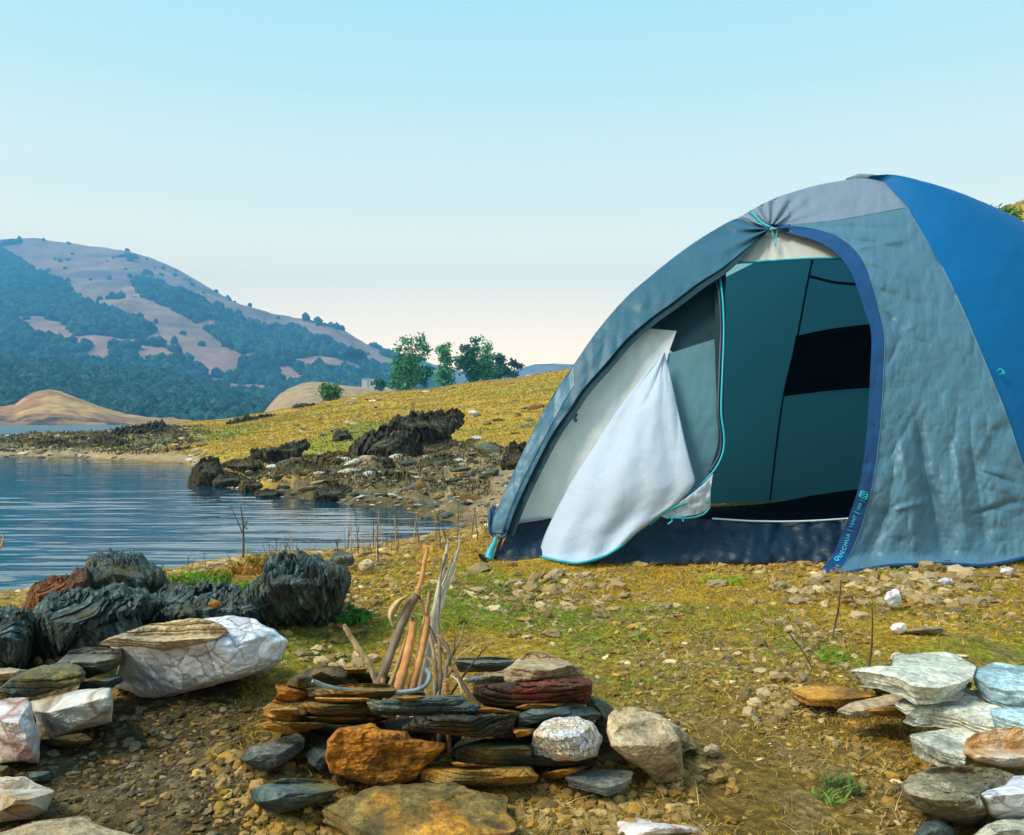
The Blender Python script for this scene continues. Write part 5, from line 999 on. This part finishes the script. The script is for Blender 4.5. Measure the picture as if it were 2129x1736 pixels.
mk('bank_rubble',Vg,Fg,GVM,smooth=False,col=Cg,kind='stuff',label='fine stone rubble on the banks and hillside across the cove')
# blades: each a bent narrow strip of two quads
def blades(px,dd,x,z,h,w,lean,col,rng):
    n=len(x); a=rng.uniform(0,6.28,n); la=rng.uniform(0,6.28,n); base=np.stack([x,dd,z-.1*h],-1)
    side=np.stack([np.cos(a),np.sin(a),0*a],-1)*w[:,None]; dr=np.stack([np.cos(la)*lean,np.sin(la)*lean,np.ones(n)],-1)*h[:,None]
    mid=base+dr*.55*np.array([.7,.7,1]); tip=base+dr*np.array([1.3,1.3,.9])
    V=np.stack([base-side,base+side,mid+side*.7,mid-side*.7,tip],1); o=(np.arange(n)*5)[:,None]
    return V.reshape(-1,3),[np.array([[0,1,2,3]])+o,np.array([[3,2,4]])+o],np.repeat(col,5,0)
bm_=M('grass_blade_mat'); at=bm_.n('ShaderNodeVertexColor',layer_name='Col'); bm_.fin(at,0,None,.8,.15); t=bm_.n('ShaderNodeBsdfTranslucent'); bm_.l(at,0,t,0); ms=bm_.n('ShaderNodeMixShader'); ms.inputs[0].default_value=.3; bm_.l(bm_.b,0,ms,1); bm_.l(t,0,ms,2); bm_.l(ms,0,bm_.out,0); GBM=bm_.m
px,dd,x,z=scatter(230000,(-150,2280),(.95,6.5),rg); p3=np.stack([x,dd,z],-1); n1=fbm(p3*np.array([1.6,1.6,1.6])*np.array([1,1,0]),4,31); n2=fbm(p3*5*np.array([1,1,0]),4,47); n5=fbm(p3*3*np.array([1,1,0]),3,90)
ok=(z>LV+.02)&(n5*1.1+.35*sm(1.5,2.2,dd)-.25*(px<500)*(dd<1.7)+rg.uniform(-.35,.35,len(px))>.02)
px,dd,x,z,n1,n2=px[ok],dd[ok],x[ok],z[ok],n1[ok],n2[ok]; n=len(px)
gr=(n1+.35*n2+rg.uniform(-.2,.2,n)>.36)&(dd>1.25)&(dd<4.6)
col=np.where(gr[:,None],np.array([.14,.28,.018]),np.array([.52,.35,.04]))*rg.uniform(.5,1.35,n)[:,None]; br=rg.random(n)<.25; col[br]=np.array([.16,.10,.045])*rg.uniform(.6,1.4,(br.sum(),1))
h=rg.uniform(.006,.016,n)*np.clip(dd/2.2,.6,2); w=dd*.00035*rg.uniform(.8,1.8,n)
V,F_,C=blades(px,dd,x,z,h,w,rg.uniform(.5,2.8,n),col,rg)
mk('ground_grass',V,F_,GBM,smooth=False,col=C,kind='stuff',label='short dry and green grass covering the camp ground')
px,dd,x,z=scatter(150000,(-150,2280),(9,46),rg); p3=np.stack([x,dd,z],-1); rk=rockiness(px,dd,x,dd)
ok=(z>LV+.12)&((dd+3*fbm(p3*np.array([.5,.5,0]),3,9)>12)|((rk>.3)&(fbm(p3*np.array([1.5,1.5,0]),3,19)>-.1)))
px,dd,x,z,rk_=px[ok],dd[ok],x[ok],z[ok],rk[ok]; n=len(px); n3=fbm(np.stack([x*.35,dd*.35,0*x],-1),3,59)
col=np.array([.44,.32,.055])*rg.uniform(.7,1.15,n)[:,None]; gg=(n3+rg.uniform(-.25,.25,n)>.1)&(dd<28); col[gg]=np.array([.20,.23,.035])*rg.uniform(.6,1.3,(gg.sum(),1)); bb=rg.random(n)<.07; col[bb]=np.array([.26,.16,.05])
rkb=rk_>.35; col[rkb]=np.array([.09,.08,.035])*rg.uniform(.4,1.8,(rkb.sum(),1))
V,F_,C=blades(px,dd,x,z,rg.uniform(.02,.06,n)*np.clip(dd/20,.7,1.3)*(1+1.2*rkb),dd*.0006*rg.uniform(.8,2,n),rg.uniform(.1,.7,n),col,rg)
mk('hill_grass',V,F_,GBM,smooth=False,col=C,kind='stuff',label='golden dry grass on the hillside behind the tent')
px,dd,x,z=scatter(9000,(-150,2280),(.9,5.5),rg); ok=(z>LV+.02)&(fbm(np.stack([x*2,dd*2,0*x],-1),3,91)>-.1); px,dd,x,z=px[ok],dd[ok],x[ok],z[ok]; n=len(px)
V,F_,C=blades(px,dd,x,z+.004,rg.uniform(.004,.012,n),dd*.0004*rg.uniform(.8,2,n),rg.uniform(2,5,n),np.array([.5,.38,.16])*rg.uniform(.4,1.3,n)[:,None],rg)
mk('straw_litter',V,F_,GBM,smooth=False,col=C,kind='stuff',label='scattered bits of straw and dry leaf on the ground')
# ---------------- small plants ----------------
def herb(px,py,y,r,nb,colr,label,grp,name='leafy_plant',hh=.6):
    z0=EYE-(py-CY)/F*y; x0=(px-CX)/F*y; n=nb; a=rg.uniform(0,6.28,n); rr_=r*np.sqrt(rg.random(n)); bx=x0+rr_*np.cos(a); by=y+rr_*np.sin(a)
    V,F_,C=blades(None,by,bx,np.full(n,z0),r*hh*rg.uniform(.5,1.2,n),r*.10*rg.uniform(.6,1.5,n),rg.uniform(.2,1.0,n),np.array(colr)*rg.uniform(.6,1.4,n)[:,None],rg)
    return mk(name,V,F_,GBM,smooth=False,col=C,center=True,label=label,cat='plant',group=grp)
gh='small green plants among the stones'
G1=(.16,.34,.02); G2=(.06,.20,.04)
for k,(a,b_,y,r,cl,lb) in enumerate([(395,1200,2.3,.045,G1,'bright green plant left of the shaggy black mound top'),(470,1228,2.2,.05,G1,'bright green plant on the left slope of the shaggy black mound'),(530,1215,2.1,.035,G1,'light green plant in the middle of the shaggy black mound'),(640,1228,1.9,.03,G1,'yellow green plant on the right part of the black mound'),(730,1280,1.95,.045,G2,'dark green plant at the right foot of the black mound'),(700,1260,2.1,.04,G2,'green plant behind the right foot of the black mound'),
 (806,1213,2.55,.05,G1,'green plant right of the water edge stones'),(1062,1298,2.02,.04,G2,'green upright plant near the yellow leaf'),(1330,1330,1.9,.06,G1,'green plant on the grass between fire ring and tent'),(1510,1215,2.5,.07,G1,'green plant in front of the tent door'),(1525,1300,2.0,.03,G1,'tiny green plant right of the middle ground'),(1310,1425,1.56,.04,G1,'green plant right of the fire ring'),(1700,1370,1.74,.05,G1,'green plant at the foot of the dark twigs'),(2075,1222,2.45,.03,G2,'single dark green leaf plant near the right edge'),
 (455,1190,2.35,.04,(.30,.24,.03),'olive yellow plant behind the black mound'),(520,1180,2.3,.05,(.34,.18,.04),'reddish yellow plant on top of the black mound ridge'),(620,1190,2.2,.05,(.26,.2,.03),'olive plant near the top of the shaggy mound')]):
    herb(a,b_+8,y,r,150,cl,lb,gh)
for q_,(a_,b_,y_) in enumerate([(300,1195,2.35),(345,1215,2.25),(560,1165,2.35),(430,1212,2.2),(600,1245,1.9),(665,1235,2.0)]): herb(a_,b_,y_,.06,170,[(.12,.22,.03),(.22,.2,.04),(.28,.2,.04)][q_%3],['olive moss clump behind the largest black rock','green moss clump between black rocks and mound','brownish grass clump at the top left of the shaggy mound','moss clump on the low ridge by the orange pebble','green moss clump low on the front of the shaggy mound','olive grass clump on the right shoulder of the shaggy mound'][q_],gh,hh=.35)
herb(1750,1650,1.115,.022,90,(.12,.20,.06),'spiky pale green grass tuft at lower right of the middle','grass tufts','grass_tuft',1.2)
herb(1720,1665,1.09,.02,60,(.14,.24,.05),'smaller grass tuft left of the spiky one','grass tufts','grass_tuft',.8)
def stem(pts,y,r,mat,label,grp,kids=(),name='dry_stalk',leaves=(),px=True):
    c=curve(pts,24); ps=[tube(P(c[:,0],c[:,1],y),np.linspace(r,r*.45,24)*y/F,5)]
    for kp in kids:
        c=curve(kp,12); ps.append(tube(P(c[:,0],c[:,1],y),np.linspace(r*.6,r*.3,12)*y/F,4))
    V,F_=join(ps); o=mk(name,V,F_,mat,center=True,label=label,cat='plant',group=grp)
    for (lx,ly,lr) in leaves:
        nL=14; a=rg.uniform(0,6.28,nL); bx=(lx-CX)/F*y+lr/F*y*rg.uniform(-1,1,nL); bz=EYE-(ly-CY)/F*y+lr/F*y*rg.uniform(-1,1,nL)
        V,F2,C=blades(None,np.full(nL,y),bx,bz,lr/F*y*rg.uniform(.6,1.2,nL),lr/F*y*.3*np.ones(nL),rg.uniform(.3,1.5,nL),np.tile([.14,.28,.03],(nL,1)),rg)
        V=V-np.array(o.location); mk('leaf_cluster',V,F2,GBM,o,smooth=False,col=C)
    return o
tg='bare dark twigs growing right of the middle'
stem([(1702,1430),(1690,1395),(1672,1360),(1650,1330),(1637,1312)],1.62,2.6,WD,'left forked dark twig growing from the gravel',tg,[[(1682,1375),(1690,1345),(1720,1335)],[(1672,1350),(1668,1320),(1660,1300)]],'bare_twig')
stem([(1728,1335),(1735,1300),(1743,1260),(1748,1205)],1.86,2.6,WD,'middle dark twig, the highest and farthest of the three',tg,[],'bare_twig')
stem([(1795,1450),(1803,1400),(1811,1350),(1813,1295),(1812,1262)],1.5,3.0,WD,'right upright dark twig in front of the pale slabs',tg,[],'bare_twig')
stem([(505,1160),(506,1120),(504,1080),(500,1052)],3.6,2.6,WD,'tall dark stalk with a few leaves standing against the water',"dry stalks at the water edge",[[(505,1110),(490,1075),(478,1050)],[(506,1100),(515,1080)]],leaves=[(509,1084,5),(512,1098,4)])
dg='thin dry stalks at the water edge'
for k in range(52):
    a=rg.uniform(560,1010) if k<44 else rg.uniform(300,560); y=rg.uniform(3.0,4.6); x0=(a-CX)/F*y; z0=float(Hg(np.array([x0]),np.array([y]))[0])
    if z0<LV: y=3.4; x0=(a-CX)/F*y; z0=float(Hg(np.array([x0]),np.array([y]))[0])
    by=CY-(z0-EYE)/y*F; h=rg.uniform(30,95)*(3.4/y)*(1.2 if a>700 else .7); lx=rg.uniform(-12,12)
    kids=[[(a+lx*.5,by-h*.5),(a+lx*.5+rg.uniform(-14,14),by-h*.5-rg.uniform(12,26))] for _ in range(int(rg.integers(0,3)))]
    stem([(a,by+4),(a+lx*.35,by-h*.45),(a+lx,by-h)],y,rg.uniform(.8,1.5),(WD,WT,WG)[k%3],'thin dry stalk standing in the shore strip left of the tent',dg,kids)
stem([(-6,1150),(4,1130),(8,1112)],2.4,3,WO,'orange stalk tip at the left edge against the water','single stalks')
# ---------------- trees and the white building ----------------
ZT=(.1953,748,665); tl=M('leaf_mat'); at=tl.n('ShaderNodeVertexColor',layer_name='Col'); tl.fin(at,0,None,.7,.2); t=tl.n('ShaderNodeBsdfTranslucent'); tl.l(at,0,t,0); ms=tl.n('ShaderNodeMixShader'); ms.inputs[0].default_value=.3; tl.l(tl.b,0,ms,1); tl.l(t,0,ms,2); tl.l(ms,0,tl.out,0); LFM=tl.m
WTR=bark('pale_trunk_mat',(.30,.26,.2),(.5,.46,.38),(.62,.58,.5),.1); DTR=bark('dark_trunk_mat',(.04,.03,.02),(.10,.08,.05),(.16,.13,.09),.1)
def tree(label,y,blobs,trunk,tr,tmat,col,cat='tree',grp='trees on the crest beyond the grass slope',z_=ZT,ls=.17,dens=1.0,limbs=True):
    """blobs: (cx,cy,rx,ry,density)"""
    tk=[(z_[1]+a*z_[0],z_[2]+b*z_[0]) for a,b in trunk]; base=P(tk[0][0],tk[0][1],y); root=empty('tree',tuple(base),label,cat,grp)
    c=curve(tk,20); ps=[tube(P(c[:,0],c[:,1],y)-base,np.linspace(tr,tr*.35,20),7)]
    if limbs:
        for (cx,cy,rx,ry,dn) in blobs:
            sx,sy=z_[1]+cx*z_[0],z_[2]+cy*z_[0]; j=int(np.argmin(np.hypot(c[:,0]-sx,(c[:,1]-sy-ry*z_[0]*.7)))); q=P(c[j,0],c[j,1],y); e=P(sx,sy,y)
            mid=(q+e)/2+np.array([0,rg.uniform(-.3,.3),-.1]); ps.append(tube(curve(np.array([q,mid,e]),8)-base,np.linspace(tr*.3,tr*.08,8),5))
    V,F_=join(ps); mk('trunk',V,F_,tmat,root)
    Ps=[];Cs=[]
    for (cx,cy,rx,ry,dn) in blobs:
        R0=rx*z_[0]/F*y; R1=ry*z_[0]/F*y; o_=P(z_[1]+cx*z_[0],z_[2]+cy*z_[0],y); nc=max(4,int(40*dn*R0*R1/.8*dens))
        u_=rg.standard_normal((nc,3)); u_/=np.linalg.norm(u_,axis=1)[:,None]; u_*=rg.random((nc,1))**.4
        cen=o_+u_*np.array([R0,(R0+R1)/2*1.0,R1]); k=26; q=cen[:,None]+rg.standard_normal((nc,k,3))*np.array([.20,.20,.15]); Ps.append(q.reshape(-1,3)); Cs.append(np.repeat(rg.uniform(.5,1.5,nc),k)*rg.uniform(.75,1.25,nc*k))
    p_=np.concatenate(Ps); cs=np.concatenate(Cs); n=len(p_); a=rg.uniform(0,6.28,n); b2=rg.uniform(-1.2,1.2,n); s1=ls*rg.uniform(.5,1.2,n)
    uu=np.stack([np.cos(a)*np.cos(b2),np.sin(a)*np.cos(b2),np.sin(b2)],-1); vv=np.cross(uu,rg.standard_normal((n,3))); vv/=np.linalg.norm(vv,axis=1)[:,None]
    uu*=s1[:,None]; vv*=(s1*.45)[:,None]; V=np.stack([p_-uu,p_+vv,p_+uu,p_-vv],1).reshape(-1,3)-base
    mk('crown',V,np.arange(4*n).reshape(-1,4),LFM,root,smooth=False,col=np.repeat(np.array(col)*cs[:,None],4,0))
    return root
TC=(.06,.25,.12); TC2=(.03,.17,.12)
tree('left tree of the crest row with a pale curved trunk and sparse top',62,[(480,590,110,150,1),(400,620,60,80,1),(560,520,70,110,1),(440,310,60,50,.45),(500,220,60,50,.35),(560,390,60,80,.9),(650,205,50,40,.5),(655,290,40,35,.5),(705,320,25,25,.4),(430,480,80,110,1),(480,690,90,60,.9)],[(572,792),(540,735),(505,680),(480,620),(474,560),(490,430),(520,300)],.22,WTR,TC)
tree('small dark round tree at the right foot of the pale trunked one',66,[(690,560,75,60,1.2),(670,620,80,80,1.2),(640,400,50,50,.3)],[(690,720),(690,640),(685,560)],.15,DTR,TC2)
tree('slender tree in the middle of the crest row',64,[(900,275,75,40,.4),(890,340,75,50,.9),(910,420,60,70,1.1),(920,520,65,60,1.1),(880,610,75,80,1),(955,640,35,50,.5)],[(885,720),(895,600),(905,450),(895,320)],.16,DTR,TC)
tree('broad dark tree right of the slender one in the crest row',66,[(1080,460,50,80,1.1),(1160,290,75,60,.7),(1250,220,50,40,.35),(1190,430,90,90,1.2),(1200,570,100,100,1.2),(1230,330,60,60,.6)],[(1200,700),(1205,560),(1195,400),(1220,260)],.2,DTR,TC2)
tree('tree with a tufted light top right of the broad dark one',68,[(1365,290,45,45,.7),(1330,350,60,50,.5),(1340,450,80,70,1.1),(1350,550,90,90,1.2)],[(1350,690),(1345,560),(1360,380)],.17,DTR,TC)
tree('rounded dark tree at the right end of the crest row',70,[(1450,430,60,60,.9),(1510,430,40,50,.6),(1480,510,80,70,1.2),(1550,540,60,60,1.2),(1450,570,60,60,1.1)],[(1490,660),(1490,560),(1500,480)],.17,DTR,TC2)
fg='small far trees on the hills'
tree('tiny pine right of the crest row',95,[(1635,462,32,22,1.5),(1690,490,45,14,1.4),(1640,580,30,25,1.2)],[(1640,600),(1640,520),(1638,470)],.12,DTR,(.03,.09,.07),grp=fg,ls=.25,limbs=False)
tree('dark bush right beside the white building',100,[(215,685,45,55,1.6)],[(230,760),(222,700)],.15,DTR,TC2,grp=fg,ls=.25,limbs=False)
tree('small dark bush right of the one by the white building',98,[(340,700,28,25,1.6)],[(340,740),(340,700)],.12,DTR,TC2,grp=fg,ls=.25,limbs=False)
tree('round bright green bush on the crest behind the dark outcrops',48,[(-308,755,75,55,2.2),(-330,790,60,45,2.2),(-285,790,70,45,2.2)],[(-308,860),(-308,780)],.08,DTR,(.07,.17,.04),cat='bush',grp=fg,limbs=False)
tree('flat topped tree on the ridge line left of the crest row',420,[(-60,355,90,28,.1),(0,385,75,22,.1),(-130,375,50,20,.1)],[(-40,430),(-50,360)],.5,DTR,(.02,.06,.05),grp=fg,ls=1.2,limbs=False,dens=1)
tree('green bush on the hillside above the right edge of the tent',30,[(6875,-1110,25,22,6),(6835,-1080,30,15,5),(6930,-1078,25,10,5)],[(6880,-1000),(6880,-1090)],.05,DTR,(.10,.20,.02),cat='bush',grp=fg,limbs=False,ls=.13)
# white building
MWB=M('white_wall_mat').fin((.50,.52,.52),rough=.9,spec=.1); MRF=M('pale_roof_mat').fin((.5,.52,.52),rough=.8); MDW=M('dark_opening_mat').fin((.05,.06,.07),rough=.6)
def bxm(x0,x1,y0,y1,z0,z1):
    V=np.array([[x,y,z] for x in (x0,x1) for y in (y0,y1) for z in (z0,z1)],float); return V,np.array([[0,1,3,2],[4,6,7,5],[0,4,5,1],[2,3,7,6],[0,2,6,4],[1,5,7,3]]),np.zeros((0,3),int)
yb=260; q0=P(752,809,yb); q1=P(782,795,yb); hb_=empty('building',(float(q0[0]),yb,float(q0[2])),'small white flat roofed building with a low annex at the foot of the hill','building')
w_=float(q1[0]-q0[0]); h_=float(q1[2]-q0[2])+1.0
V,F_=join([bxm(0,w_,0,3,-1,h_)]); mk('wall',V,F_,MWB,hb_,smooth=False)
V,F_=join([bxm(-.12,w_+.12,-.15,3.1,h_,h_+.12)]); mk('roof',V,F_,MRF,hb_,smooth=False)
V,F_=join([bxm(w_*.40,w_*.46,-.04,.02,-1,h_*.9)]); mk('door',V,F_,MDW,hb_,smooth=False)
V,F_=join([bxm(w_*.58,w_*.75,-.04,.02,h_*.35,h_*.65)]); mk('window',V,F_,MDW,hb_,smooth=False)
V,F_=join([bxm(w_+.05,w_+6,.6,2.4,-1,h_*.38)]); mk('annex',V,F_,MRF,hb_,smooth=False)
